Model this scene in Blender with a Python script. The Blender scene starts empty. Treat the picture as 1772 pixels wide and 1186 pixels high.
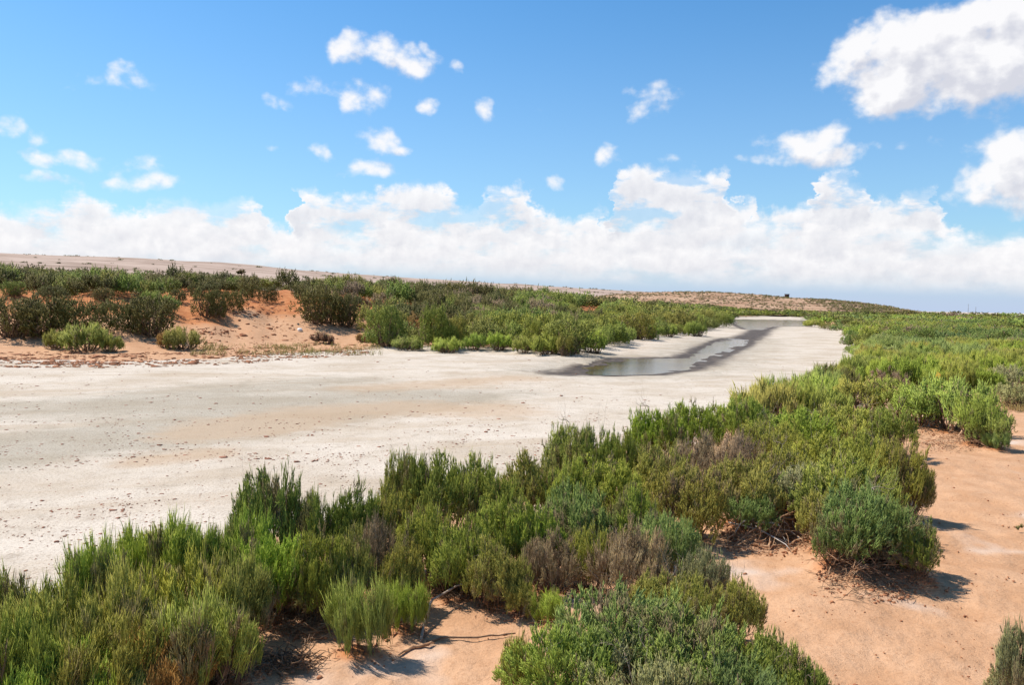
import bpy, math, random
import numpy as np
from mathutils import Matrix, Vector

# ------------------------------------------------------------------ camera, sky, sun, exposure
scene = bpy.context.scene
COL = scene.collection
F = 1391.0                      # focal length in photograph pixels (1772 x 1186)
CX, CY = 886.0, 593.0
CAM = np.array((0.0, 0.0, 3.0))
PITCH, ROLL = math.radians(2.84), math.radians(1.2)
cam_data = bpy.data.cameras.new('camera')
cam = bpy.data.objects.new('camera', cam_data)
COL.objects.link(cam)
RM = Matrix.Rotation(math.pi / 2 - PITCH, 3, 'X') @ Matrix.Rotation(ROLL, 3, 'Z')
cam.matrix_world = Matrix.Translation(CAM) @ RM.to_4x4()
cam_data.sensor_width = 36.0
cam_data.lens = 36.0 * F / 1772.0
cam_data.clip_start = 0.05
cam_data.clip_end = 40000.0
scene.camera = cam
RN = np.array(RM)

scene.view_settings.view_transform = 'Standard'
scene.view_settings.look = 'None'
scene.view_settings.exposure = 0.33
scene.view_settings.gamma = 1.0
scene.render.engine = 'CYCLES'
scene.cycles.use_denoising = True
scene.cycles.max_bounces = 6
scene.cycles.diffuse_bounces = 3
scene.cycles.glossy_bounces = 2
scene.cycles.transmission_bounces = 2
scene.cycles.transparent_max_bounces = 6
scene.cycles.volume_bounces = 0

HAZE = 0.0
SUN_AZ, SUN_EL = math.radians(-68.0), math.radians(57.0)   # azimuth from +Y, negative = left
SUNV = Vector((math.sin(SUN_AZ) * math.cos(SUN_EL), math.cos(SUN_AZ) * math.cos(SUN_EL), math.sin(SUN_EL)))
sun_data = bpy.data.lights.new('sun', 'SUN')
sun_data.energy = 5.0
sun_data.angle = math.radians(0.5)
sun_data.color = (1.0, 0.955, 0.89)
sun = bpy.data.objects.new('sun', sun_data)
COL.objects.link(sun)
sun.rotation_mode = 'QUATERNION'
sun.rotation_quaternion = SUNV.to_track_quat('Z', 'Y')


def pix_dir(px, py):
    """world direction(s) of photograph pixel(s)"""
    px, py = np.asarray(px, float), np.asarray(py, float)
    d = np.stack([(px - CX) / F, (CY - py) / F, -np.ones_like(px)], -1)
    d = d @ RN.T
    return d / np.linalg.norm(d, axis=-1, keepdims=True)


def project(P):
    """photograph pixel(s) and depth of world point(s)"""
    q = (np.asarray(P, float) - CAM) @ RN
    w = np.maximum(-q[..., 2], 1e-3)
    return CX + F * q[..., 0] / w, CY - F * q[..., 1] / w, -q[..., 2]


def on_plane(px, py, z=0.0):
    d = pix_dir(px, py)
    t = (z - CAM[2]) / np.minimum(d[..., 2], -1e-4)
    return CAM + d * t[..., None] if np.ndim(t) else CAM + d * t


class NT:
    """small helper to write node trees"""
    def __init__(self, tree):
        self.t = tree

    def n(self, typ, **kw):
        node = self.t.nodes.new(typ)
        for k, v in kw.items():
            if k[0] == 'i' and k[1:].isdigit():
                self.put(node.inputs[int(k[1:])], v)
            elif k.startswith('in_'):
                self.put(node.inputs[k[3:].replace('_', ' ')], v)
            else:
                setattr(node, k, v)
        return node

    def put(self, sock, v):
        if isinstance(v, bpy.types.NodeSocket):
            self.t.links.new(v, sock)
        elif isinstance(v, bpy.types.Node):
            self.t.links.new(v.outputs[0], sock)
        else:
            sock.default_value = v

    def m(self, op, a, b=0.0, c=0.0, clamp=False):
        return self.n('ShaderNodeMath', operation=op, use_clamp=clamp, i0=a, i1=b, i2=c).outputs[0]

    def v(self, op, a, b=(0, 0, 0), c=(0, 0, 0)):
        nd = self.n('ShaderNodeVectorMath', operation=op, i0=a, i1=b)
        if op == 'MULTIPLY_ADD':
            self.put(nd.inputs[2], c)
        return nd.outputs['Value'] if op in ('DOT_PRODUCT', 'LENGTH') else nd.outputs[0]

    def mix(self, fac, a, b, blend='MIX'):
        nd = self.n('ShaderNodeMix', data_type='RGBA', blend_type=blend)
        nd.clamp_factor = True
        self.put(nd.inputs[0], fac)
        self.put(nd.inputs[6], a)
        self.put(nd.inputs[7], b)
        return nd.outputs[2]

    def ramp(self, x, lo, hi, a=0.0, b=1.0, smooth=True):
        nd = self.n('ShaderNodeMapRange', interpolation_type='SMOOTHSTEP' if smooth else 'LINEAR')
        nd.clamp = True
        for i, val in enumerate((x, lo, hi, a, b)):
            self.put(nd.inputs[i], val)
        return nd.outputs[0]

    def noise(self, vec, scale, detail=4.0, rough=0.55, dist=0.0, dims='3D'):
        nd = self.n('ShaderNodeTexNoise', noise_dimensions=dims)
        self.put(nd.inputs['Vector'], vec)
        nd.inputs['Scale'].default_value = scale
        nd.inputs['Detail'].default_value = detail
        nd.inputs['Roughness'].default_value = rough
        nd.inputs['Distortion'].default_value = dist
        return nd


def rgb(r, g, b):
    """sRGB 0-255 to a linear colour"""
    f = lambda c: c / 12.92 if c <= 0.04045 else ((c + 0.055) / 1.055) ** 2.4
    return (f(r / 255), f(g / 255), f(b / 255), 1.0)


# ---- clouds as soft ellipses in azimuth / elevation, given by where they stand in the sky
CLOUDS = [  # px, py, rx, ry, weight
    # big cloud upper right
    (1490, 85, 75, 46, 1.5), (1580, 80, 100, 66, 2.1), (1690, 105, 160, 74, 2.2), (1730, 45, 95, 66, 2.1), (1590, 135, 140, 62, 2.0), (1780, 110, 120, 66, 2.0),
    # right edge cloud
    (1768, 258, 72, 48, 1.5), (1725, 310, 80, 44, 1.8), (1795, 290, 85, 72, 2.0), (1690, 330, 60, 22, .6),
    # mid right
    (1400, 245, 62, 38, 1.05), (1460, 262, 90, 20, .8), (1350, 268, 70, 14, .5), (1320, 240, 22, 24, .4),
    (1110, 178, 55, 34, .72), (1060, 262, 28, 20, .7),
    # upper middle
    (640, 92, 52, 34, 1.25), (690, 115, 72, 28, 1.2), (665, 105, 60, 34, 1.1), (750, 105, 24, 20, .75), (790, 122, 18, 16, .6), (620, 172, 34, 34, 1.0), (560, 150, 40, 18, .55),
    (728, 178, 30, 18, .75), (853, 182, 28, 20, .65), (660, 240, 40, 24, .9), (690, 252, 28, 9, .6), (487, 177, 24, 9, .45), (482, 263, 16, 10, .5), (548, 256, 24, 16, .6),
    (225, 150, 62, 24, .62),
    # left
    (10, 217, 36, 22, 1.1), (75, 240, 30, 14, .7), (130, 280, 75, 22, 1.15), (205, 285, 40, 20, 1.0), (225, 312, 55, 20, 1.15), (80, 312, 30, 12, .6),
    # loose puffs above the band
    (645, 292, 52, 20, .95), (945, 312, 34, 17, .75), (1180, 270, 30, 10, .5), (600, 292, 26, 12, .6),
    (2000, 120, 160, 90, 1.2), (-180, 220, 90, 40, 1.0),
]
TIERS = [  # crest lines of the cloud bank, back to front
    [(0, 357), (30, 352), (60, 344), (100, 346), (112, 334), (150, 330), (178, 342), (205, 356), (228, 364), (245, 347), (300, 347), (345, 348), (380, 342), (402, 334), (430, 343), (452, 354), (462, 374), (500, 388), (508, 330), (518, 322), (535, 320), (560, 337),
     (600, 330), (622, 327), (645, 331), (670, 320), (700, 314), (740, 311), (765, 317), (785, 337), (803, 352), (822, 360), (833, 340), (840, 328), (862, 319), (882, 316), (910, 322), (932, 346), (948, 362), (985, 374), (1012, 364), (1040, 364), (1052, 384), (1060, 322),
     (1072, 302), (1110, 282), (1140, 279), (1160, 291), (1190, 287), (1215, 301), (1250, 296), (1266, 304), (1272, 345), (1300, 347), (1312, 366), (1350, 357), (1380, 352), (1406, 346), (1414, 302), (1430, 289), (1460, 293), (1486, 311), (1504, 318), (1520, 346), (1545, 345),
     (1570, 327), (1605, 319), (1620, 342), (1628, 368), (1650, 388), (1680, 402), (1720, 398), (1772, 392), (1900, 400)],
    [(0, 380), (60, 387), (110, 374), (180, 380), (240, 366), (300, 374), (360, 382), (420, 372), (455, 396), (500, 400), (560, 382), (620, 398), (680, 372), (740, 386), (800, 398), (850, 380), (900, 398), (950, 386), (1000, 396), (1060, 402), (1120, 384), (1180, 378), (1240, 370),
     (1300, 378), (1360, 388), (1420, 372), (1480, 388), (1540, 378), (1600, 396), (1660, 412), (1720, 418), (1772, 414), (1900, 420)],
    [(0, 405), (100, 400), (180, 412), (240, 400), (300, 412), (400, 402), (470, 420), (560, 408), (640, 424), (720, 408), (800, 424), (900, 412), (1000, 426), (1080, 434), (1160, 414), (1260, 426), (1330, 414), (1440, 436), (1520, 418), (1600, 446), (1700, 438), (1772, 444), (1900, 440)],
]
TIER_FOOT = [(0, 462), (600, 468), (1000, 482), (1400, 492), (1772, 502), (1900, 505)]


def azel(px, py):
    d = pix_dir(px, py)
    return math.atan2(d[0], d[1]), math.asin(d[2])


world = bpy.data.worlds.new('World')
scene.world = world
world.use_nodes = True
world.cycles.sampling_method = 'MANUAL'
world.cycles.sample_map_resolution = 512
wt = world.node_tree
wt.nodes.clear()


def cloud_group():
    g = bpy.data.node_groups.new('cloud_density', 'ShaderNodeTree')
    g.interface.new_socket('P', in_out='INPUT', socket_type='NodeSocketVector')
    g.interface.new_socket('D', in_out='OUTPUT', socket_type='NodeSocketFloat')
    n = NT(g)
    gi, go = n.n('NodeGroupInput'), n.n('NodeGroupOutput')
    P = gi.outputs[0]
    warp = n.noise(P, 11.0, 3.0, 0.5, dims='2D')
    wv = n.v('MULTIPLY', n.v('SUBTRACT', warp.outputs['Color'], (0.5, 0.5, 0.5)), (0.075, 0.04, 0.0))
    Q = n.v('ADD', P, wv)
    acc = None
    for px, py, rx, ry, w in CLOUDS:
        a, e = azel(px, py)
        ir = np.array((F / rx / .98, F / ry / .98, 0.0))
        q = n.v('MULTIPLY_ADD', Q, tuple(ir), tuple(-np.array((a, e, 0.0)) * ir))
        f = n.m('MULTIPLY_ADD', n.v('DOT_PRODUCT', q, q), -w, w)
        acc = f if acc is None else n.n('ShaderNodeMath', operation='SMOOTH_MAX', i0=acc, i1=f, i2=0.35).outputs[0]
    acc = n.m('MAXIMUM', acc, -1.0)
    big = n.noise(n.v('MULTIPLY', P, (1.0, 1.25, 1.0)), 20.0, 9.0, 0.56, dims='2D')
    vor = n.n('ShaderNodeTexVoronoi', feature='F1', voronoi_dimensions='2D')
    n.put(vor.inputs['Vector'], n.v('ADD', n.v('MULTIPLY', P, (1.0, 1.3, 1.0)), n.v('MULTIPLY', warp.outputs['Color'], (.03, .03, 0))))
    vor.inputs['Scale'].default_value = 30.0
    vor.inputs['Detail'].default_value = 2.0
    vor.inputs['Roughness'].default_value = .55
    vor.normalize = True
    fine = n.m('MULTIPLY_ADD', big.outputs[0], 3.4, -1.78)
    fine = n.m('ADD', fine, n.m('MULTIPLY_ADD', vor.outputs['Distance'], -1.7, .50))
    n.put(go.inputs[0], n.m('ADD', acc, fine))
    return g


w = NT(wt)
tc = w.n('ShaderNodeTexCoord')
sky = w.n('ShaderNodeTexSky', sky_type='NISHITA')
sky.sun_disc = False
sky.sun_elevation = SUN_EL
sky.sun_rotation = SUN_AZ
sky.altitude = 0.0
sky.air_density = 1.0
sky.dust_density = 0.6
sky.ozone_density = 2.6
sep = w.n('ShaderNodeSeparateXYZ', i0=w.v('NORMALIZE', tc.outputs['Generated']))
az = w.m('ARCTAN2', sep.outputs[0], sep.outputs[1])
el = w.m('ARCSINE', sep.outputs[2])
P = w.n('ShaderNodeCombineXYZ', i0=az, i1=el, i2=0.0).outputs[0]
CG = cloud_group()
g1 = w.n('ShaderNodeGroup', node_tree=CG, i0=P)
g2 = w.n('ShaderNodeGroup', node_tree=CG, i0=w.v('ADD', P, (-0.010, 0.021, 0.0)))
D, D2 = g1.outputs[0], g2.outputs[0]
alpha = w.m('MULTIPLY', w.m('POWER', w.ramp(D, -0.1, 1.35), 1.15), 0.96)
lit = w.m('ADD', w.m('MULTIPLY', w.m('SUBTRACT', D, D2), 0.85), w.ramp(D, 0.2, 2.2, 0.84, 0.40))
lit = w.m('MAXIMUM', w.m('MINIMUM', lit, 1.0), 0.0)
cloud_col = w.mix(lit, (5.6, 5.65, 6.2, 1), (8.0, 7.9, 7.95, 1))

azn = w.noise(w.v('MULTIPLY', P, (1.0, 1.4, 1.0)), 34.0, 4.0, .6, dims='2D')
azw = w.m('ADD', az, w.m('MULTIPLY_ADD', azn.outputs[0], .05, -.025))


def crest(points):
    """elevation of a crest line as a curve over the azimuth"""
    ae = [azel(*p) for p in points]
    a0, a1 = ae[0][0], ae[-1][0]
    e0, e1 = .0, .25
    fc = w.n('ShaderNodeFloatCurve')
    cm = fc.mapping
    c = cm.curves[0]
    for k, (a, e) in enumerate(ae):
        xy = ((a - a0) / (a1 - a0), (e - e0) / (e1 - e0))
        if k == 0:
            c.points[0].location = xy
        elif k == len(ae) - 1:
            c.points[len(c.points) - 1].location = xy
        else:
            c.points.new(*xy)
    for p in c.points:
        p.handle_type = 'AUTO_CLAMPED'
    cm.update()
    w.put(fc.inputs['Value'], w.m('DIVIDE', w.m('SUBTRACT', azw, a0), a1 - a0, clamp=True))
    return w.m('MULTIPLY_ADD', fc.outputs[0], e1 - e0, e0)


def puffs(shift, scale):
    v = w.v('ADD', P, shift)
    wob = w.noise(v, scale * .8, 2.0, .5, dims='2D')
    q = w.v('ADD', v, w.v('MULTIPLY', w.v('SUBTRACT', wob.outputs['Color'], (.5, .5, .5)), (.02, .02, 0)))
    vo = w.n('ShaderNodeTexVoronoi', feature='F1', voronoi_dimensions='2D')
    w.put(vo.inputs['Vector'], q)
    vo.inputs['Scale'].default_value = scale
    vo.inputs['Detail'].default_value = 2.0
    vo.inputs['Roughness'].default_value = .5
    vo.normalize = True
    no = w.noise(v, scale * 2.2, 6.0, .62, dims='2D')
    return w.m('ADD', w.m('MULTIPLY_ADD', vo.outputs['Distance'], -1.5, .6), w.m('MULTIPLY_ADD', no.outputs[0], 1.4, -.7))


foot = crest(TIER_FOOT)
bank_col, bank_alpha = None, None
hz = w.m('ADD', w.m('MULTIPLY', w.ramp(el, -0.02, 0.10, 1.0, 0.0), .7), w.ramp(el, 0.0, 0.40, .42, 0.0))
hsv = w.n('ShaderNodeHueSaturation')
hsv.inputs['Saturation'].default_value = 1.16
hsv.inputs['Value'].default_value = 1.0
w.put(hsv.inputs['Color'], sky)
skyc = w.mix(1.0, hsv.outputs[0], (0.78, 1.17, 1.30, 1), 'MULTIPLY')
skyc = w.mix(w.m('MULTIPLY', hz, 0.85), skyc, (4.3, 5.1, 6.9, 1))
final = w.mix(alpha, skyc, cloud_col)
for k, (tier, sc, amp) in enumerate(zip(TIERS, (22.0, 25.0, 30.0), (.017, .017, .015))):
    sh = (1.7 * k + .3, .9 * k, 0)
    pf = puffs(sh, sc)
    pf2 = puffs((sh[0] - .007, sh[1] + .010, 0), sc)
    hgt = w.m('MULTIPLY_ADD', pf, amp, w.m('SUBTRACT', crest(tier), el))
    al = w.m('MULTIPLY', w.ramp(hgt, 0.0, (.016, .018, .021)[k]), (.96, .84, .78)[k])
    gap = w.noise(w.v('MULTIPLY', w.v('ADD', P, (3.1 * k, 1.3, 0)), (1.0, 2.4, 1.0)), 12.0, 5.0, .6, dims='2D')
    al = w.m('MULTIPLY', al, w.ramp(gap.outputs[0], .36, .52, .30, 1.0))
    al = w.m('MULTIPLY', al, w.ramp(w.m('SUBTRACT', el, foot), -.012, .022))
    li = w.m('ADD', w.ramp(hgt, .004, .040, .95, .36), w.m('MULTIPLY', w.m('SUBTRACT', pf, pf2), .65))
    li = w.m('MAXIMUM', w.m('MINIMUM', li, 1.0), 0.0)
    cc = w.mix(li, (5.9, 5.95, 6.4, 1), (8.1, 8.0, 8.05, 1))
    final = w.mix(al, final, cc)
bg = w.n('ShaderNodeBackground', i0=final, i1=0.1)
w.t.links.new(bg.outputs[0], w.n('ShaderNodeOutputWorld').inputs[0])

# ------------------------------------------------------------------ numpy helpers
RS = np.random.RandomState(7)
_perm = RS.permutation(512)
_ga = RS.rand(512) * 2 * np.pi
_GX, _GY = np.cos(_ga), np.sin(_ga)


def perlin(x, y):
    xi, yi = np.floor(x).astype(int), np.floor(y).astype(int)
    xf, yf = x - xi, y - yi
    u, v = xf * xf * xf * (xf * (xf * 6 - 15) + 10), yf * yf * yf * (yf * (yf * 6 - 15) + 10)

    def g(ix, iy, fx, fy):
        h = _perm[(_perm[ix & 511] + iy) & 511]
        return _GX[h] * fx + _GY[h] * fy
    a = g(xi, yi, xf, yf) * (1 - u) + g(xi + 1, yi, xf - 1, yf) * u
    b = g(xi, yi + 1, xf, yf - 1) * (1 - u) + g(xi + 1, yi + 1, xf - 1, yf - 1) * u
    return (a * (1 - v) + b * v) * 1.5


def fbm(x, y, octaves=4, gain=0.5):
    s, a, f = 0.0, 1.0, 1.0
    for k in range(octaves):
        s = s + a * perlin(x * f + 17.3 * k, y * f - 9.1 * k)
        a *= gain
        f *= 2.03
    return s


def sstep(a, b, x):
    t = np.clip((x - a) / (b - a), 0, 1)
    return t * t * (3 - 2 * t)


def seg_dist(x, y, pts):
    """distance to an open polyline"""
    d = np.full(x.shape, 1e9)
    for (x0, y0), (x1, y1) in zip(pts[:-1], pts[1:]):
        ex, ey = x1 - x0, y1 - y0
        t = np.clip(((x - x0) * ex + (y - y0) * ey) / (ex * ex + ey * ey + 1e-12), 0, 1)
        d = np.minimum(d, (x - x0 - t * ex) ** 2 + (y - y0 - t * ey) ** 2)
    return np.sqrt(d)


def inside(x, y, pts):
    c = np.zeros(x.shape, bool)
    n = len(pts)
    for i in range(n):
        x0, y0 = pts[i]
        x1, y1 = pts[(i + 1) % n]
        if y0 == y1:
            continue
        k = (y0 > y) != (y1 > y)
        c ^= k & (x < (x1 - x0) * (y - y0) / (y1 - y0) + x0)
    return c


def wpts(pp, z=0.0):
    return [tuple(on_plane(float(a), float(b), z)[:2]) for a, b in pp]


# ------------------------------------------------------------------ the lie of the land
BANK_L = [(-200.0, 70.0)] + wpts([(-400, 640), (0, 622), (200, 628), (360, 622), (500, 612), (620, 606), (700, 608), (870, 612), (950, 620), (1005, 632), (1045, 613), (1100, 602), (1150, 590),
                                  (1200, 581), (1245, 570), (1266, 559), (1268, 551), (1300, 549), (1345, 548), (1404, 551)])
BANK_R = wpts([(1404, 551), (1403, 564), (1432, 567), (1463, 576), (1473, 596), (1490, 622), (1440, 660), (1395, 700), (1330, 728), (1200, 748), (1100, 765), (985, 800), (850, 830), (700, 856),
               (560, 900), (400, 945), (300, 975), (160, 1015), (0, 1085), (-300, 1200)]) + [(-40.0, -12.0), (-200.0, -60.0)]
BED = BANK_L + BANK_R[1:]
POOL_NEAR = wpts([(1000, 647), (1012, 640), (1045, 630), (1082, 622), (1190, 621), (1212, 612), (1226, 602), (1246, 592), (1262, 587), (1290, 587), (1286, 596), (1262, 606), (1240, 616), (1212, 627), (1180, 640),
                  (1113, 648), (1050, 649)], -0.10)
POOL_FAR = wpts([(1266, 553.5), (1300, 553.5), (1406, 555), (1408, 565), (1332, 566), (1318, 571.5), (1296, 571), (1279, 564)], -0.10)
STREAKS = [wpts([(-200, 812), (0, 780), (150, 765), (300, 752), (430, 735), (560, 712), (690, 690)]), wpts([(-200, 720), (60, 705), (250, 690), (420, 672), (600, 662)]),
           wpts([(300, 705), (520, 700), (700, 692), (900, 680)])]
TANS = [wpts([(250, 800), (370, 785)]), wpts([(430, 735), (560, 715), (700, 705), (860, 712)]), wpts([(640, 672), (760, 665), (900, 655)]), wpts([(330, 755), (480, 735)])]
CHANNEL = wpts([(985, 644), (1060, 640), (1130, 636), (1195, 628), (1235, 608), (1275, 592), (1305, 580), (1318, 570), (1340, 562)])
MOUNDS = []          # (x, y, radius, height) little hummocks that collect under the near shrubs


def lateral(x, y):
    px = CX + F * x / np.maximum(y, 1.0)
    return np.interp(px, (-900, 600, 850, 1050, 1250, 1345, 1450, 1700), (1.0, 1.0, .86, .74, .50, .26, .14, .1))


def land(x, y, detail=True, mounds=True):
    """height and the masks of the ground"""
    x, y = np.asarray(x, float), np.asarray(y, float)
    shp = x.shape
    x, y = x.ravel(), y.ravel()
    r = np.hypot(x, y)
    wob = np.clip(r / 60.0, 0.12, 1.2)
    xw, yw = x + perlin(x * .5 / wob, y * .5 / wob) * wob, y + perlin(x * .5 / wob + 40, y * .5 / wob) * wob
    dl, dr = seg_dist(xw, yw, BANK_L), seg_dist(xw, yw, BANK_R)
    ins = inside(xw, yw, BED)
    wl = sstep(-.25, .25, (dr - dl) / (dr + dl + 1e-6))
    A = lateral(x, y)
    hl = 0.12 * sstep(0, 2, dl) + A * (3.0 * sstep(2.0, 20, dl) + 2.4 * sstep(14, 120, dl))
    hr = 0.34 * sstep(0, 1.4, dr) + 0.5 * sstep(25, 160, r)
    out = np.where(ins, 0.0, 1.0)
    z = out * (wl * hl + (1 - wl) * hr)
    if detail:
        z += out * wl * sstep(3, 14, dl) * A * (0.55 * fbm(x * .11, y * .11, 3) + 0.16 * fbm(x * .5, y * .5, 3))
        z += out * (1 - wl) * 0.05 * fbm(x * .6, y * .6, 3) * sstep(.4, 1.6, dr)
    # the water's hollows
    for poly in (POOL_NEAR, POOL_FAR):
        m = (np.abs(x - np.mean([p[0] for p in poly])) < 160) & (y > 18)
        if m.any():
            px_, py_ = xw[m], yw[m]
            dp = seg_dist(px_, py_, poly + poly[:1])
            s = np.where(inside(px_, py_, poly), -dp, dp)
            dz = np.where(s < 0, -0.10 - 0.12 * np.clip(-s / 1.0, 0, 1), -0.10 * (1 - sstep(0, 3.0, s)))
            z[m] = np.where(ins[m], np.minimum(z[m], dz + np.where(s < 3, .034, 0) * fbm(x[m] * .55, y[m] * .55, 4)), z[m])
    if mounds:
        for mx, my, mr, mh in MOUNDS:
            m = (np.abs(x - mx) < mr * 2.2) & (np.abs(y - my) < mr * 2.2)
            if m.any():
                q = ((x[m] - mx) ** 2 + (y[m] - my) ** 2) / (mr * mr)
                ang = np.arctan2(y[m] - my, x[m] - mx)
                bump = np.exp(-(q ** 1.6) * 1.2) * (1 + .25 * fbm(x[m] * 3, y[m] * 3, 3))
                z[m] = np.maximum(z[m], z[m] * .6 + mh * bump * .4) + mh * bump * .6
    return z.reshape(shp), dict(dl=dl, dr=dr, ins=ins, wl=wl, r=r, out=out)


def ground_z(x, y):
    return float(land(np.array([x]), np.array([y]))[0][0])


_scan = np.geomspace(2.0, 420.0, 1500)


def place_base(px, py):
    """ground point seen at a pixel (before mounds)"""
    d = pix_dir(px, py)
    h = d[:2] / np.hypot(*d[:2])
    X, Y = h[0] * _scan, h[1] * _scan
    z, _ = land(X, Y, mounds=False)
    _, v, _ = project(np.stack([X, Y, z], -1))
    k = np.argmax(v <= py) if (v <= py).any() else len(v) - 1
    return X[k], Y[k]


def place_top(px, py, h_):
    """ground point of a thing of height h_ whose top is seen at a pixel"""
    X0, Y0 = None, None
    d = pix_dir(px, py)
    h = d[:2] / np.hypot(*d[:2])
    X, Y = h[0] * _scan, h[1] * _scan
    z, _ = land(X, Y, mounds=False)
    _, v, _ = project(np.stack([X, Y, z + h_], -1))
    k = np.argmax(v <= py) if (v <= py).any() else len(v) - 1
    return X[k], Y[k]


# ------------------------------------------------------------------ mesh building
def mesh_from(name, V, faces_list, smooth=False, attrs=None):
    """faces_list: list of int arrays (n,3) or (n,4)"""
    me = bpy.data.meshes.new(name)
    V = np.ascontiguousarray(V, np.float32)
    me.vertices.add(len(V))
    me.vertices.foreach_set('co', V.ravel())
    idx = np.concatenate([f.ravel() for f in faces_list]).astype(np.int32)
    tot = np.concatenate([np.full(len(f), f.shape[1], np.int32) for f in faces_list])
    start = np.concatenate([[0], np.cumsum(tot)[:-1]]).astype(np.int32)
    me.loops.add(len(idx))
    me.loops.foreach_set('vertex_index', idx)
    me.polygons.add(len(tot))
    me.polygons.foreach_set('loop_start', start)
    me.polygons.foreach_set('loop_total', tot)
    if smooth:
        me.polygons.foreach_set('use_smooth', np.ones(len(tot), bool))
    me.update(calc_edges=True)
    for k, a in (attrs or {}).items():
        a = np.asarray(a, np.float32)
        if a.ndim == 1:
            at = me.attributes.new(k, 'FLOAT', 'POINT')
            at.data.foreach_set('value', a)
        else:
            at = me.attributes.new(k, 'FLOAT_COLOR', 'POINT')
            at.data.foreach_set('color', np.concatenate([a, np.ones((len(a), 1), np.float32)], 1).ravel())
    return me


def link(name, data, parent=None, mat=None):
    o = bpy.data.objects.new(name, data)
    COL.objects.link(o)
    if parent is not None:
        o.parent = parent
    if mat is not None and data is not None:
        data.materials.clear()
        data.materials.append(mat)
    return o


def tag(o, label, cat, group=None):
    o['label'], o['category'] = label, cat
    if group:
        o['group'] = group
    return o


def structure(o):
    o['kind'] = 'structure'
    return o


def stuff(o, label=None, cat=None):
    o['kind'] = 'stuff'
    if label:
        o['label'], o['category'] = label, cat
    return o


class Geo:
    """collects tubes, lumps and boxes"""
    def __init__(self):
        self.V, self.F3, self.F4, self.n = [], [], [], 0

    def add(self, V, f3=None, f4=None):
        V = np.asarray(V, float)
        self.V.append(V)
        if f3 is not None and len(f3):
            self.F3.append(np.asarray(f3) + self.n)
        if f4 is not None and len(f4):
            self.F4.append(np.asarray(f4) + self.n)
        self.n += len(V)

    def tube(self, pts, radii, sides=5):
        pts = np.asarray(pts, float)
        n = len(pts)
        radii = np.asarray(radii, float) * (1 + .16 * np.sin(np.arange(n) * 2.7 + self.n))
        tan = np.gradient(pts, axis=0)
        tan /= np.linalg.norm(tan, axis=1, keepdims=True) + 1e-9
        ref = np.array((0.31, 0.17, 0.93)) if abs(tan[0][2]) < .8 else np.array((1.0, .1, 0))
        u = np.cross(tan, ref)
        u /= np.linalg.norm(u, axis=1, keepdims=True) + 1e-9
        v = np.cross(tan, u)
        a = np.arange(sides) * 2 * np.pi / sides
        ring = pts[:, None] + (u[:, None] * np.cos(a)[None, :, None] + v[:, None] * np.sin(a)[None, :, None]) * np.asarray(radii)[:, None, None]
        V = np.concatenate([ring.reshape(-1, 3), pts[[0, -1]]])
        f4, f3 = [], []
        for i in range(n - 1):
            for j in range(sides):
                k = (j + 1) % sides
                f4.append((i * sides + j, i * sides + k, (i + 1) * sides + k, (i + 1) * sides + j))
        for j in range(sides):
            k = (j + 1) % sides
            f3 += [(n * sides, k, j), (n * sides + 1, (n - 1) * sides + j, (n - 1) * sides + k)]
        self.add(V, f3, f4)

    def box(self, c, s):
        c, s = np.asarray(c, float), np.asarray(s, float) / 2
        V = np.array([(x, y, z) for x in (-1, 1) for y in (-1, 1) for z in (-1, 1)]) * s + c
        self.add(V, None, [(0, 1, 3, 2), (4, 6, 7, 5), (0, 4, 5, 1), (2, 3, 7, 6), (0, 2, 6, 4), (1, 5, 7, 3)])

    def lump(self, c, s, rng, rough=.25, sub=2):
        V, f = ICO[sub]
        k = 1 + rough * rng.randn(len(V), 1).clip(-1.6, 1.6) * .6
        self.add(V * k * np.asarray(s) + np.asarray(c), f)

    def mesh(self, name, smooth=False, attrs=None):
        fl = [np.concatenate(x) for x in (self.F3, self.F4) if x]
        return mesh_from(name, np.concatenate(self.V), fl, smooth, attrs)


def _ico():
    t = (1 + 5 ** .5) / 2
    V = [(-1, t, 0), (1, t, 0), (-1, -t, 0), (1, -t, 0), (0, -1, t), (0, 1, t), (0, -1, -t), (0, 1, -t), (t, 0, -1), (t, 0, 1), (-t, 0, -1), (-t, 0, 1)]
    Fc = [(0, 11, 5), (0, 5, 1), (0, 1, 7), (0, 7, 10), (0, 10, 11), (1, 5, 9), (5, 11, 4), (11, 10, 2), (10, 7, 6), (7, 1, 8), (3, 9, 4), (3, 4, 2), (3, 2, 6), (3, 6, 8), (3, 8, 9), (4, 9, 5), (2, 4, 11), (6, 2, 10), (8, 6, 7), (9, 8, 1)]
    V = [tuple(np.array(v) / np.linalg.norm(v)) for v in V]
    out = {1: (np.array(V), np.array(Fc))}
    for s in (2, 3):
        cache, V2, F2 = {}, [tuple(v) for v in out[s - 1][0]], []

        def mid(a, b):
            k = (min(a, b), max(a, b))
            if k not in cache:
                m = (np.array(V2[a]) + np.array(V2[b])) / 2
                V2.append(tuple(m / np.linalg.norm(m)))
                cache[k] = len(V2) - 1
            return cache[k]
        for a, b, c in out[s - 1][1]:
            x, y, z = mid(a, b), mid(b, c), mid(c, a)
            F2 += [(a, x, z), (b, y, x), (c, z, y), (x, y, z)]
        out[s] = (np.array(V2), np.array(F2))
    return out


ICO = _ico()


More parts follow.
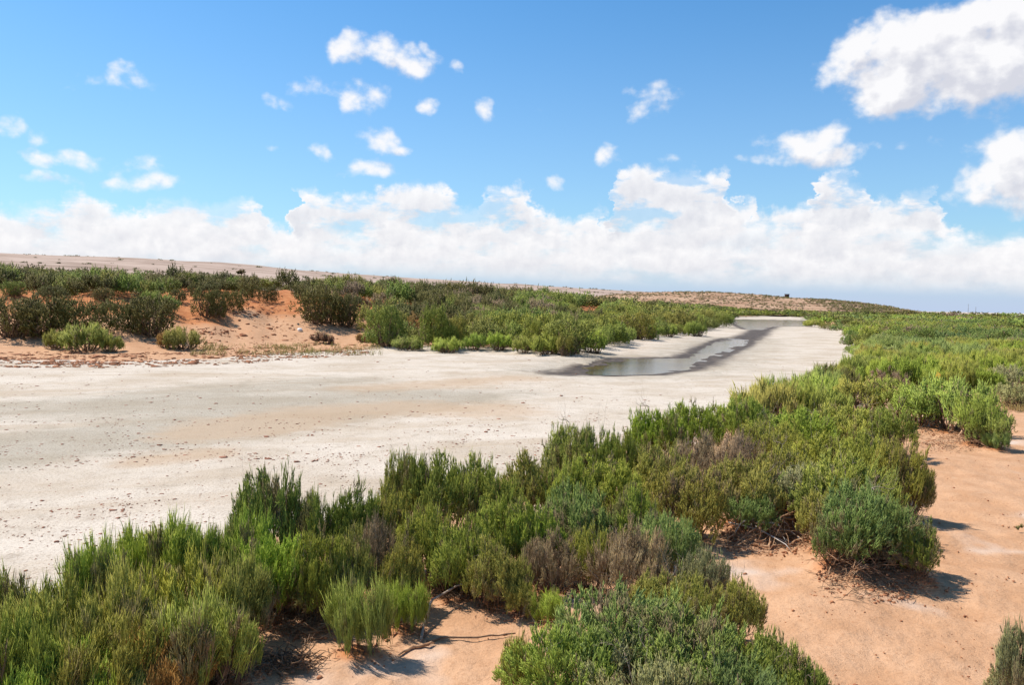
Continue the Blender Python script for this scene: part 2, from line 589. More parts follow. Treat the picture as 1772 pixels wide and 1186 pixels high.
# ------------------------------------------------------------------ materials
def material(name):
    m = bpy.data.materials.new(name)
    m.use_nodes = True
    m.node_tree.nodes.clear()
    n = NT(m.node_tree)
    b = n.n('ShaderNodeBsdfPrincipled')
    b.inputs['Roughness'].default_value = 0.85
    b.inputs['Specular IOR Level'].default_value = 0.25
    o = n.n('ShaderNodeOutputMaterial')
    m.node_tree.links.new(b.outputs[0], o.inputs[0])
    return m, n, b


def attr(n, name, out='Fac'):
    return n.n('ShaderNodeAttribute', attribute_name=name).outputs[out]


def bump(n, b, h, strength, dist):
    bp = n.n('ShaderNodeBump')
    bp.inputs['Strength'].default_value = strength
    bp.inputs['Distance'].default_value = dist
    n.put(bp.inputs['Height'], h)
    n.t.links.new(bp.outputs[0], b.inputs['Normal'])


def foliage_material():
    m, n, b = material('foliage')
    info = n.n('ShaderNodeObjectInfo')
    t = n.n('ShaderNodeAttribute', attribute_name='tint')
    s = n.n('ShaderNodeSeparateColor', i0=t.outputs['Color'])
    tone, tip, dry = s.outputs[0], s.outputs[1], s.outputs[2]
    base = info.outputs['Color']
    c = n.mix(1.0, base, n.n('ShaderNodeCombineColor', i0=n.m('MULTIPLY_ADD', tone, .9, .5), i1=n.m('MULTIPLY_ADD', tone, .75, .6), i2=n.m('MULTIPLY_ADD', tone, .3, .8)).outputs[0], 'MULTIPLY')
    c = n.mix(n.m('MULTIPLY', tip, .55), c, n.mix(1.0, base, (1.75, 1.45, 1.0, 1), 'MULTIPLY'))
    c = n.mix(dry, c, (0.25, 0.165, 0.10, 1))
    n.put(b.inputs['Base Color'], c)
    b.inputs['Roughness'].default_value = 0.6
    b.inputs['Specular IOR Level'].default_value = 0.14
    return m


def wood_material(name, c1, c2, scale=14):
    m, n, b = material(name)
    co = n.n('ShaderNodeTexCoord').outputs['Object']
    a = n.noise(co, scale, 5, .6)
    n.put(b.inputs['Base Color'], n.mix(n.ramp(a.outputs[0], .35, .68), c1, c2))
    bump(n, b, n.noise(co, scale * 6, 3, .6).outputs[0], .6, .004)
    return m


def ground_material():
    m, n, b = material('ground')
    pos = n.n('ShaderNodeNewGeometry').outputs['Position']
    white, red, wet, grey, tan, far, crust = (attr(n, k) for k in ('white', 'red', 'wet', 'grey', 'tan', 'far', 'crust'))
    n1 = n.noise(pos, .35, 5, .6).outputs[0]
    n2 = n.noise(pos, 2.2, 6, .62).outputs[0]
    n3 = n.noise(pos, 24, 4, .6).outputs[0]
    n4 = n.noise(n.v('MULTIPLY', pos, (1, 1.0, 1)), .9, 6, .65, 1.5).outputs[0]
    # orange sand, paler where salt has dried on it
    sand = n.mix(n.ramp(n2, .32, .68), (0.455, 0.247, 0.13, 1), (0.53, 0.308, 0.175, 1))
    sand = n.mix(n.m('MULTIPLY', n.ramp(n4, .58, .72), .4), sand, (0.55, 0.375, 0.245, 1))
    sand = n.mix(n.m('MULTIPLY', n.ramp(n3, .5, .7), .5), sand, (0.36, 0.18, 0.09, 1))
    sand = n.mix(n.m('MULTIPLY', n.ramp(n1, .52, .7), .35), sand, (0.40, 0.20, 0.10, 1))
    sand = n.mix(n.m('MULTIPLY', n.ramp(n.noise(pos, 60, 3, .7).outputs[0], .57, .66), .4), sand, (0.27, 0.13, 0.07, 1))
    sand = n.mix(n.m('MULTIPLY', crust, .8), sand, (0.56, 0.46, 0.38, 1))
    # red soil
    rs = n.mix(n.ramp(n2, .35, .65), (0.37, 0.125, 0.042, 1), (0.49, 0.205, 0.080, 1))
    rs = n.mix(n.m('MULTIPLY', n.ramp(n3, .5, .7), .5), rs, (0.19, 0.06, 0.022, 1))
    rmask = n.ramp(n.m('ADD', red, n.m('MULTIPLY_ADD', n2, .9, -.45)), .25, .75)
    c = n.mix(rmask, sand, rs)
    # white salt crust of the river bed
    salt = n.mix(n.ramp(n1, .3, .62), (0.45, 0.36, 0.265, 1), (0.575, 0.488, 0.392, 1))
    salt = n.mix(n.m('MULTIPLY', n.ramp(n2, .5, .72), .55), salt, (0.335, 0.265, 0.195, 1))
    salt = n.mix(n.m('MULTIPLY', n.ramp(n3, .52, .66), .6), salt, (0.25, 0.18, 0.125, 1))
    rot = n.n('ShaderNodeVectorRotate', rotation_type='Z_AXIS', in_Vector=pos, in_Angle=-.42)
    band = n.noise(n.v('MULTIPLY', rot.outputs[0], (.10, .75, 1)), 1.0, 6, .62, .4).outputs[0]
    salt = n.mix(n.m('MULTIPLY', n.ramp(band, .50, .66), .42), salt, (0.40, 0.295, 0.195, 1))
    salt = n.mix(n.m('MULTIPLY', n.ramp(band, .30, .44, 1, 0), .5), salt, (0.62, 0.53, 0.43, 1))
    speck = n.noise(pos, 55, 3, .7).outputs[0]
    salt = n.mix(n.m('MULTIPLY', n.ramp(speck, .56, .66), .55), salt, (0.22, 0.15, 0.10, 1))
    gm = n.ramp(n.m('ADD', grey, n.m('MULTIPLY_ADD', n4, 1.0, -.5)), .25, .9)
    salt = n.mix(n.m('MULTIPLY', gm, .55), salt, n.mix(n.ramp(n3, .4, .65), (0.30, 0.26, 0.19, 1), (0.18, 0.15, 0.105, 1)))
    tm = n.ramp(n.m('ADD', tan, n.m('MULTIPLY_ADD', n4, 1.1, -.55)), .25, .9)
    salt = n.mix(n.m('MULTIPLY', tm, .6), salt, (0.42, 0.285, 0.175, 1))
    sp = n.n('ShaderNodeTexVoronoi', feature='F1')
    n.put(sp.inputs['Vector'], n.v('ADD', pos, n.v('MULTIPLY', n.noise(pos, 9, 2, .5).outputs['Color'], (.12, .12, .12))))
    sp.inputs['Scale'].default_value = 5.0
    sepc = n.n('ShaderNodeSeparateColor', i0=sp.outputs['Color'])
    spot = n.m('MULTIPLY', n.ramp(sp.outputs['Distance'], .05, .2, 1, 0), n.ramp(sepc.outputs[0], .5, .75))
    salt = n.mix(n.m('MULTIPLY', spot, n.m('MULTIPLY', n.ramp(n1, .3, .6), .55)), salt, (0.34, 0.22, 0.15, 1))
    wm = n.ramp(n.m('ADD', white, n.m('MULTIPLY_ADD', n2, .8, -.4)), .3, .7)
    c = n.mix(wm, c, salt)
    # damp mud by the water
    wt_ = n.ramp(n.m('ADD', wet, n.m('MULTIPLY_ADD', n4, .8, -.4)), .25, .8)
    c = n.mix(wt_, c, n.mix(n.ramp(n2, .4, .65), (0.062, 0.046, 0.034, 1), (0.135, 0.10, 0.07, 1)))
    # the far plain
    c = n.mix(far, c, n.mix(n.ramp(n.noise(pos, .02, 5, .6).outputs[0], .35, .65), (0.46, 0.35, 0.25, 1), (0.56, 0.45, 0.34, 1)))
    n.put(b.inputs['Base Color'], c)
    n.put(b.inputs['Roughness'], n.ramp(wt_, 0, 1, .92, .62))
    b.inputs['Specular IOR Level'].default_value = 0.12
    h = n.m('ADD', n.m('MULTIPLY', n2, .6), n.m('ADD', n.m('MULTIPLY', n3, .35), n.m('MULTIPLY', n.noise(pos, 90, 2, .5).outputs[0], .12)))
    bump(n, b, h, .8, .05)
    return m


def water_material():
    m, n, b = material('water')
    pos = n.n('ShaderNodeNewGeometry').outputs['Position']
    d = n.noise(pos, .25, 4, .6).outputs[0]
    n.put(b.inputs['Base Color'], n.mix(n.ramp(d, .4, .62), (0.07, 0.05, 0.033, 1), (0.15, 0.095, 0.04, 1)))
    b.inputs['Roughness'].default_value = 0.07
    b.inputs['Specular IOR Level'].default_value = 0.5
    b.inputs['IOR'].default_value = 1.33
    bump(n, b, n.noise(n.v('MULTIPLY', pos, (1, 2.2, 1)), 3.2, 4, .6).outputs[0], .22, .03)
    return m


def plain_material(name, c1, c2, scale, rough=.9):
    m, n, b = material(name)
    pos = n.n('ShaderNodeNewGeometry').outputs['Position']
    a = n.noise(pos, scale, 6, .6).outputs[0]
    n.put(b.inputs['Base Color'], n.mix(n.ramp(a, .36, .64), c1, c2))
    b.inputs['Roughness'].default_value = rough
    return m


FOL = foliage_material()
WOOD_GREY = wood_material('grey_wood', (0.23, 0.165, 0.12, 1), (0.48, 0.375, 0.28, 1))
WOOD_BROWN = wood_material('brown_wood', (0.13, 0.08, 0.05, 1), (0.27, 0.17, 0.10, 1))
WOOD_ORANGE = wood_material('sandy_root', (0.30, 0.15, 0.075, 1), (0.56, 0.34, 0.19, 1))
WOOD_PALE = wood_material('pale_wood', (0.45, 0.38, 0.31, 1), (0.72, 0.65, 0.57, 1))
CLOD = plain_material('red_clod', (0.27, 0.10, 0.045, 1), (0.47, 0.21, 0.10, 1), 3.0)
FLAKE = plain_material('crust_flake', (0.20, 0.075, 0.04, 1), (0.33, 0.15, 0.09, 1), 1.5)

# ------------------------------------------------------------------ shrubs: spikes, crowns, stems
def spikes(p, d, L, W, bend, tone, dry, rng, near=True):
    n = len(p)
    a = rng.randn(n, 3)
    u = np.cross(d, a)
    u /= np.linalg.norm(u, axis=1, keepdims=True) + 1e-9
    v = np.cross(d, u)
    L, W = L[:, None], W[:, None]
    ang = np.arange(3) * 2 * np.pi / 3
    off = [u * math.cos(t) + v * math.sin(t) for t in ang]
    tipP = p + d * L + bend
    if near:
        mid = p + d * L * .6 + bend * .3
        V = np.stack([p + o * W * .36 for o in off] + [mid + o * W * .5 for o in off] + [tipP], 1)
        k, tipf = 7, np.array((0, 0, 0, .4, .4, .4, 1.0))
        q = np.array([(0, 1, 4, 3), (1, 2, 5, 4), (2, 0, 3, 5)])
        t3 = np.array([(3, 4, 6), (4, 5, 6), (5, 3, 6)])
    else:
        V = np.stack([p + o * W * .5 for o in off] + [tipP], 1)
        k, tipf = 4, np.array((.1, .1, .1, 1.0))
        q = np.zeros((0, 4), int)
        t3 = np.array([(0, 1, 3), (1, 2, 3), (2, 0, 3)])
    base = (np.arange(n) * k)[:, None, None]
    F4, F3 = (q[None] + base).reshape(-1, 4), (t3[None] + base).reshape(-1, 3)
    T = np.stack([np.repeat(tone[:, None], k, 1), np.repeat(tipf[None], n, 0), np.repeat(dry[:, None], k, 1)], -1)
    return V.reshape(-1, 3), F3, F4, T.reshape(-1, 3)


def norm(a):
    return a / (np.linalg.norm(a, axis=-1, keepdims=True) + 1e-9)


def crown(seed, R, H, lobes, sprigs, sides, L, W, up, dry=0.04, low_dry=0.25, near=True, lobe_r=(.32, .5), hollow=.5, cl=9, fan=.24, jitter=.16, under=-.2, fall=.55, flat=1.0, dry_lobe=0.0):
    """spikes of a shrub that fills radius R and height H; returns geometry and the lobes"""
    rng = np.random.RandomState(seed)
    lobe_c, lobe_s = [], []
    for i in range(lobes):
        if i == 0:
            rr, a = 0.0, 0.0
        else:
            a = i * 2.399 + rng.rand() * .7
            rr = R * (.25 + .5 * math.sqrt((i + .3 * rng.rand()) / lobes))
        s = R * rng.uniform(*lobe_r)
        hz = H * (1 - fall * (rr / R) ** 2) * rng.uniform(.74, 1.0) * (flat if i == 0 else 1)
        sz = hz * .55
        lobe_c.append((rr * math.cos(a), rr * math.sin(a), hz - sz))
        lobe_s.append((s, s, sz))
    C, S = np.array(lobe_c), np.array(lobe_s)
    nc = max(1, sprigs // cl)
    lc = rng.choice(lobes, nc, p=(S[:, 0] ** 2) / (S[:, 0] ** 2).sum())
    g = norm(rng.randn(nc, 3))
    g[:, 2] = np.where(g[:, 2] < under, -g[:, 2], g[:, 2])
    rad = hollow + (1 - hollow) * rng.rand(nc) ** .5
    ltone = rng.rand(lobes)
    pc = C[lc] + g * S[lc] * rad[:, None]
    keep = pc[:, 2] > .02 * H
    pc, g, lc = pc[keep], g[keep], lc[keep]
    nc = len(pc)
    up_v = np.array((0, 0, 1.0))
    outward = norm(np.stack([pc[:, 0], pc[:, 1], np.zeros(nc)], 1)) * .4
    lt = rng.randn(lobes, 3) * np.array((.22, .22, .05))
    dc = norm(norm(g + outward) * (1 - up) + up_v * up + lt[lc] + rng.randn(nc, 3) * .14)
    Lc = rng.uniform(L[0], L[1], nc)
    tc_ = np.clip(.5 * ltone[lc] + .5 * rng.rand(nc), 0, 1)
    ldry = (rng.rand(lobes) < dry_lobe) * .75
    drc = (rng.rand(nc) < ldry[lc] + dry + low_dry * np.clip(1 - pc[:, 2] / (.45 * H), 0, 1)).astype(float) * rng.uniform(.5, 1, nc)
    k = np.repeat(np.arange(nc), cl)
    n = len(k)
    Ls = Lc[k] * rng.uniform(.6, 1.15, n)
    Ws = W * rng.uniform(.75, 1.25, n)
    d = norm(dc[k] + rng.randn(n, 3) * fan)
    tone = np.clip(.75 * tc_[k] + .25 * rng.rand(n), 0, 1)
    dr = drc[k] * rng.uniform(.7, 1, n)
    p = pc[k] - dc[k] * Lc[k][:, None] * .6 + rng.randn(n, 3) * Lc[k][:, None] * jitter
    p[:, 2] = np.maximum(p[:, 2], .005)
    P, Dv, LL, WW, TT, DD = [p], [d], [Ls], [Ws], [tone], [dr]
    for s in range(sides):
        q = p + d * (Ls * rng.uniform(.15, .7, n))[:, None]
        lat = norm(np.cross(d, rng.randn(n, 3)))
        P.append(q)
        Dv.append(norm(d + lat * rng.uniform(.35, .8, n)[:, None] + up_v * .25))
        LL.append(Ls * rng.uniform(.35, .65, n))
        WW.append(Ws * .9)
        TT.append(np.clip(tone + rng.uniform(-.2, .2, n), 0, 1))
        DD.append(dr)
    P, Dv, LL, WW, TT, DD = (np.concatenate(x) for x in (P, Dv, LL, WW, TT, DD))
    bend = rng.randn(len(P), 3) * LL[:, None] * .08 + up_v * LL[:, None] * .06
    return spikes(P, Dv, LL, WW, bend, TT, DD, rng, near), (C, S)


def branch(geo, p, d, length, r, rng, depth, wander=.25, split=2, up=.1, sides=5):
    n = 5
    pts, q, dd = [np.array(p, float)], np.array(p, float), np.array(d, float)
    for i in range(n):
        dd = norm(dd + rng.randn(3) * wander + np.array((0, 0, up)))
        q = q + dd * length / n
        pts.append(q)
    geo.tube(pts, np.linspace(r, r * .45, n + 1), sides)
    if depth:
        for k in range(split):
            j = rng.randint(2, n + 1)
            d2 = norm(dd + rng.randn(3) * .7)
            branch(geo, pts[j], d2, length * rng.uniform(.45, .7), r * .5, rng, depth - 1, wander, split, up, max(3, sides - 1))


def woody(seed, C, S, H, r=.016, out=.8):
    rng = np.random.RandomState(seed)
    g = Geo()
    for c, s in zip(C, S):
        top = np.array((c[0] * out, c[1] * out, max(c[2] * 1.0, .25 * H)))
        foot = np.array((c[0] * .25, c[1] * .25, -.03)) + np.append(rng.randn(2) * .02, 0)
        for k in range(2):
            t2 = top + rng.randn(3) * s * .4
            ts = np.linspace(0, 1, 6)[:, None]
            pts = foot * (1 - ts) + t2 * ts + np.array((0, 0, -1.0)) * (ts * (1 - ts)) * H * .3 + rng.randn(6, 3) * H * .02 * ts * (1 - ts) * 4
            g.tube(pts, np.linspace(r, r * .35, 6), 5)
            branch(g, pts[3], norm(t2 - foot + rng.randn(3) * .3), H * .35, r * .45, rng, 1, .3)
    return g.mesh('woody_base')


def twigs(seed, R, H, n, r=.006):
    """leafless grey twigs that stick out of a crown"""
    rng = np.random.RandomState(seed)
    g = Geo()
    for i in range(n):
        a = rng.rand() * 6.283
        rr = R * rng.uniform(.0, .45)
        d = norm(np.array((math.cos(a) * .6, math.sin(a) * .6, rng.uniform(.5, 1.1))))
        branch(g, (rr * math.cos(a) * .04, rr * math.sin(a) * .04, H * .06), d, H * rng.uniform(.55, .78), r, rng, 2, .26, 3, 0)
    return g.mesh('dead_twig')


class Proto:
    def __init__(self, seed, R, H, stem=True, twig=0, stem_r=.014, **kw):
        (V, F3, F4, T), (C, S) = crown(seed, R, H, **kw)
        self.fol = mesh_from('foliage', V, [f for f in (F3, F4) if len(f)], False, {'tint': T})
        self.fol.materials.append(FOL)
        self.R, self.H = R, H
        self.top = float(np.percentile(V[:, 2], 99.7))
        self.side = float(np.percentile(np.hypot(V[:, 0], V[:, 1]), 98))
        self.stem = woody(seed + 1, C, S, H, stem_r) if stem else None
        if self.stem:
            self.stem.materials.append(WOOD_BROWN)
        self.twig = twigs(seed + 2, R, H, twig) if twig else None
        if self.twig:
            self.twig.materials.append(WOOD_GREY)


NEAR_S = [Proto(100 + i, .75, .80, lobes=8 + i % 3, sprigs=2300, sides=3, L=(.11, .25), W=.0105, up=.64, under=-.05, dry=.07, low_dry=.45, dry_lobe=.1, fall=.45, lobe_r=(.26, .40), cl=10, fan=.22) for i in range(5)]
NEAR_M = [Proto(150 + i, .75, .80, twig=(2 if i % 2 else 0), lobes=12 + i % 4, sprigs=3500, sides=3, L=(.065, .14), W=.0095, up=.48, under=-.1, dry=.08, low_dry=.45, dry_lobe=.08, fall=.62, flat=.93, lobe_r=(.30, .44), cl=9, fan=.36, jitter=.22) for i in range(6)]
NEAR_B = [Proto(200 + i, .75, .75, twig=(3 if i % 2 else 1), lobes=14 + i % 4, sprigs=3500, sides=3, L=(.06, .12), W=.0095, up=.40, fan=.34, jitter=.26, dry=.08, low_dry=.45, dry_lobe=.08, fall=.6, flat=.92, lobe_r=(.27, .40), cl=9) for i in range(6)]
NEAR_T = [Proto(250 + i, .75, .80, lobes=6, sprigs=900, sides=3, L=(.22, .42), W=.0115, up=.60, dry=.04, low_dry=.5, lobe_r=(.36, .46), hollow=.2, cl=12, fan=.22, jitter=.09, under=.15) for i in range(2)]
NEAR_D = [Proto(300 + i, .7, .7, twig=5, lobes=10, sprigs=2000, sides=3, L=(.08, .16), W=.006, up=.5, dry=.75, low_dry=.3, lobe_r=(.24, .38), hollow=.35) for i in range(3)]
MID_S = [Proto(400 + i, 1.0, 1.0, lobes=12 + i % 3, sprigs=1500, sides=2, L=(.17, .30), W=.024, up=.68, dry=.03, low_dry=.2, near=False, lobe_r=(.24, .38), stem_r=.03) for i in range(4)]
MID_B = [Proto(500 + i, 1.0, 1.0, lobes=15 + i % 4, sprigs=1900, sides=2, L=(.09, .16), W=.022, up=.38, fan=.45, jitter=.32, dry=.04, low_dry=.2, near=False, lobe_r=(.22, .36), stem_r=.03) for i in range(5)]
FAR_B = [Proto(600 + i, 1.0, 1.0, lobes=13 + i % 4, sprigs=2100, sides=2, L=(.07, .13), W=.028, up=.25, fall=.4, flat=.9, cl=5, fan=.5, jitter=.4, hollow=.62, dry=.03, low_dry=.10, near=False, lobe_r=(.25, .40), stem=(i % 2 == 0), stem_r=.035, under=-.7) for i in range(6)]
FAR_D = [Proto(700 + i, 1.0, 1.0, twig=9, lobes=8, sprigs=400, sides=2, L=(.12, .25), W=.022, up=.5, dry=.85, low_dry=.1, near=False, lobe_r=(.28, .44)) for i in range(2)]

# leaf colours (linear albedo) and how one would call them
HUE = {
    'bright': ((0.2, 0.262, 0.038), 'bright green'),
    'green': ((0.178, 0.215, 0.044), 'mid green'),
    'blue': ((0.158, 0.205, 0.06), 'blue green'),
    'grey': ((0.225, 0.222, 0.105), 'grey green'),
    'yellow': ((0.218, 0.236, 0.044), 'yellow green'),
    'olive': ((0.208, 0.203, 0.046), 'olive green'),
    'dark': ((0.118, 0.108, 0.032), 'dark green'),
    'rust': ((0.255, 0.15, 0.045), 'rusty olive'),
    'dry': ((0.27, 0.205, 0.13), 'brown dried'),
}
SHRUBS = []           # records of every individual shrub
_rng = np.random.RandomState(21)
random.seed(4)


def add_shrub(x, y, R, h, kind, hue, label=None, mound=None, near=None):
    SHRUBS.append(dict(px=float(project(np.array((x, y, .5)))[0]), x=x, y=y, R=R, h=h, kind=kind, hue=hue, label=label))
    if mound:
        MOUNDS.append((x, y, R * .95, mound))


def by_top(px, py, wpx, h, kind, hue, label=None, mound=.08):
    x, y = place_top(px, py, h + (mound or 0) * .85)
    _, _, dep = project(np.array((x, y, 0.4)))
    add_shrub(x, y, wpx / 2 / F * dep, h, kind, hue, label, mound)


def by_base(px, ytop, ybase, wpx, kind, hue, label=None):
    x, y = place_base(px, ybase)
    _, _, dep = project(np.array((x, y, 0.4)))
    R = wpx / 2 / F * dep
    d = math.hypot(x, y)
    x, y = x * (1 + .6 * R / d), y * (1 + .6 * R / d)
    add_shrub(x, y, R, max((ybase - ytop) / F * dep * 1.02, .3), kind, hue, label)


# ---- near shrubs of the right bank: top pixel, width, height in metres
NEAR = [
    (30, 985, 170, .72, 'S', 'green'), (160, 925, 120, .80, 'S', 'bright', 'bright green spiky samphire tuft, tallest in the row against the white bed at lower left'),
    (235, 915, 130, .70, 'S', 'bright'), (300, 890, 150, .75, 'S', 'bright'), (365, 905, 120, .70, 'S', 'green'), (95, 1020, 190, .75, 'S', 'olive'),
    (205, 985, 190, .75, 'S', 'olive'), (300, 970, 180, .72, 'S', 'yellow'), (395, 960, 160, .72, 'S', 'olive'), (340, 1030, 200, .68, 'S', 'green', 'green samphire shrub at the right end of the lower left thicket, shading orange sand'),
    (180, 1075, 220, .62, 'S', 'olive'), (30, 1080, 190, .66, 'S', 'green'), (270, 1100, 170, .48, 'S', 'rust'), (90, 1135, 200, .5, 'S', 'bright'), (-60, 1060, 200, .7, 'S', 'green'), (395, 1050, 110, .55, 'S', 'green'),
    (-10, 1150, 180, .45, 'S', 'bright'), (200, 1150, 170, .4, 'S', 'bright'),
    (475, 808, 150, 1.0, 'B', 'green', 'tall dark hearted shrub standing above the thicket edge, white bed behind its domed top'),
    (430, 880, 120, .75, 'S', 'bright'), (545, 850, 80, .8, 'S', 'green'), (470, 925, 150, .7, 'S', 'bright'), (545, 915, 130, .75, 'S', 'yellow'), (610, 832, 110, .85, 'S', 'green'), (668, 838, 90, .8, 'S', 'olive'),
    (478, 980, 110, .36, 'S', 'olive'), (545, 968, 110, .36, 'S', 'yellow'), (600, 915, 100, .7, 'S', 'olive'),
    (650, 890, 85, .72, 'D', 'dry', 'grey leafless twiggy shrub between green shrubs above the small samphire tuft'),
    (622, 988, 112, .60, 'T', 'green', 'upright bright green samphire tuft casting a dark shadow on the orange clearing'),
    (700, 994, 78, .42, 'T', 'bright', 'small bright green tuft right beside the upright tuft at the orange clearing'),
    (705, 775, 90, .95, 'B', 'green'), (760, 785, 140, .95, 'B', 'green', 'large dark hearted round shrub left of centre with the white bed behind it'),
    (740, 870, 110, .75, 'B', 'yellow'), (690, 930, 100, .6, 'S', 'olive'), (835, 788, 130, .9, 'S', 'yellow'), (800, 890, 120, .72, 'S', 'yellow'), (880, 850, 140, .8, 'S', 'green'), (925, 775, 120, .85, 'S', 'olive'),
    (860, 930, 110, .6, 'S', 'olive'), (812, 955, 70, .3, 'S', 'green'), (955, 915, 105, .55, 'D', 'dry', 'low brown dead tussock of drooping straw between green samphire shrubs'),
    (1000, 835, 150, .8, 'S', 'blue', 'blue green samphire shrub in mid thicket, left above the big brown shrub'), (930, 870, 110, .7, 'S', 'bright'),
    (985, 732, 100, .95, 'B', 'green'), (1040, 738, 90, .9, 'B', 'green'), (1085, 745, 60, .9, 'S', 'green'), (1060, 790, 160, .8, 'S', 'yellow'), (985, 790, 110, .8, 'S', 'yellow'),
    (1140, 705, 110, 1.0, 'B', 'bright'), (1200, 692, 110, .95, 'S', 'bright'), (1215, 742, 130, .85, 'D', 'dry', 'grey brown half dead shrub in the thicket below the bright green crest'), (1275, 750, 110, .85, 'D', 'dry'),
    (1285, 684, 100, 1.0, 'B', 'green'), (1150, 770, 130, .8, 'B', 'olive'),
    (1090, 890, 150, .78, 'D', 'dry', 'large brown dried shrub in the middle of the near thicket'), (1020, 905, 90, .6, 'B', 'olive'), (1165, 885, 120, .7, 'S', 'blue'), (1180, 805, 150, .8, 'B', 'olive'), (1100, 835, 120, .78, 'S', 'green'),
    (1285, 795, 140, .8, 'B', 'olive'), (1220, 940, 95, .55, 'B', 'grey', 'small grey green rounded shrub left of the bare root tangle'), (1265, 1000, 120, .5, 'B', 'olive', 'low olive shrub with dark foot between the path of sand and the big bottom shrub'),
    (1160, 985, 150, .5, 'B', 'olive'), (955, 1015, 70, .28, 'T', 'bright', 'tiny bright green sprig at the top of the bottom edge shrub'), (1200, 1010, 110, .45, 'B', 'olive'), (905, 1000, 70, .3, 'S', 'olive'),
    (1060, 1015, 250, .62, 'B', 'blue'), (1190, 1045, 280, .6, 'B', 'blue'), (985, 1085, 220, .5, 'B', 'green'), (1330, 1090, 160, .46, 'B', 'green'), (1120, 1120, 250, .5, 'B', 'grey'), (1260, 1130, 200, .5, 'B', 'blue'), (905, 1115, 90, .42, 'B', 'olive'), (1395, 1145, 90, .36, 'B', 'green'),
    (1500, 842, 190, .72, 'B', 'blue', 'big blue green rounded shrub on an orange mound, leaning over open sand'), (1560, 905, 120, .5, 'B', 'blue', 'lower blue green shrub at the sand side of the big mound shrub'), (1450, 900, 90, .5, 'B', 'blue'), (1592, 932, 90, .42, 'B', 'green'), (1428, 838, 120, .62, 'B', 'green'), (1452, 856, 130, .62, 'B', 'olive'),
    (1478, 932, 110, .30, 'D', 'dry'), (1545, 945, 120, .28, 'D', 'dry'),
    (1470, 790, 180, .9, 'B', 'yellow'), (1410, 810, 140, .6, 'B', 'grey'), (1350, 825, 120, .45, 'B', 'blue', 'blue green shrub standing over the tangle of bare orange roots'), (1295, 845, 100, .42, 'B', 'blue'),
    (1555, 762, 110, .95, 'B', 'olive', 'olive shrub at the edge of open sand, casting a streaky shadow to the right'), (1500, 745, 120, .9, 'B', 'yellow'), (1575, 800, 70, .7, 'B', 'olive'),
    (1390, 705, 150, .9, 'B', 'bright'), (1340, 725, 110, .85, 'B', 'yellow'), (1470, 700, 150, .9, 'B', 'yellow'), (1425, 750, 160, .85, 'B', 'yellow'), (1350, 770, 130, .82, 'B', 'olive'), (1535, 705, 120, .9, 'B', 'green'),
    (1440, 628, 110, 1.1, 'S', 'dark'), (1395, 655, 80, 1.05, 'S', 'green'), (1490, 650, 100, .95, 'B', 'olive'), (1545, 652, 110, .95, 'B', 'green'), (1600, 655, 120, 1.05, 'B', 'green'),
    (1655, 648, 140, 1.25, 'B', 'green', 'large spreading shrub with a pale trunk and dark underside at the head of the sand'), (1700, 680, 90, 1.0, 'B', 'green'), (1720, 712, 70, .7, 'B', 'green'),
    (1727, 745, 44, .36, 'T', 'blue', 'small blue green sprig in front of the dark underside shrub, by the open sand'),
    (1762, 655, 80, .8, 'B', 'grey'), (1740, 630, 80, .8, 'B', 'grey'),
    (1775, 1075, 95, .62, 'B', 'grey', 'grey green shrub cut by the right edge low in the picture'), (1748, 1165, 70, .22, 'B', 'grey', 'low sprig on the sand below the shrub cut by the right edge'),
]
for t in NEAR:
    by_top(t[0], t[1], t[2], t[3], t[4], t[5], t[6] if len(t) > 6 else None, .2 if t[4] == 'B' and (t[2] > 180 or 1280 < t[0] < 1420 and t[1] > 805) else .07)

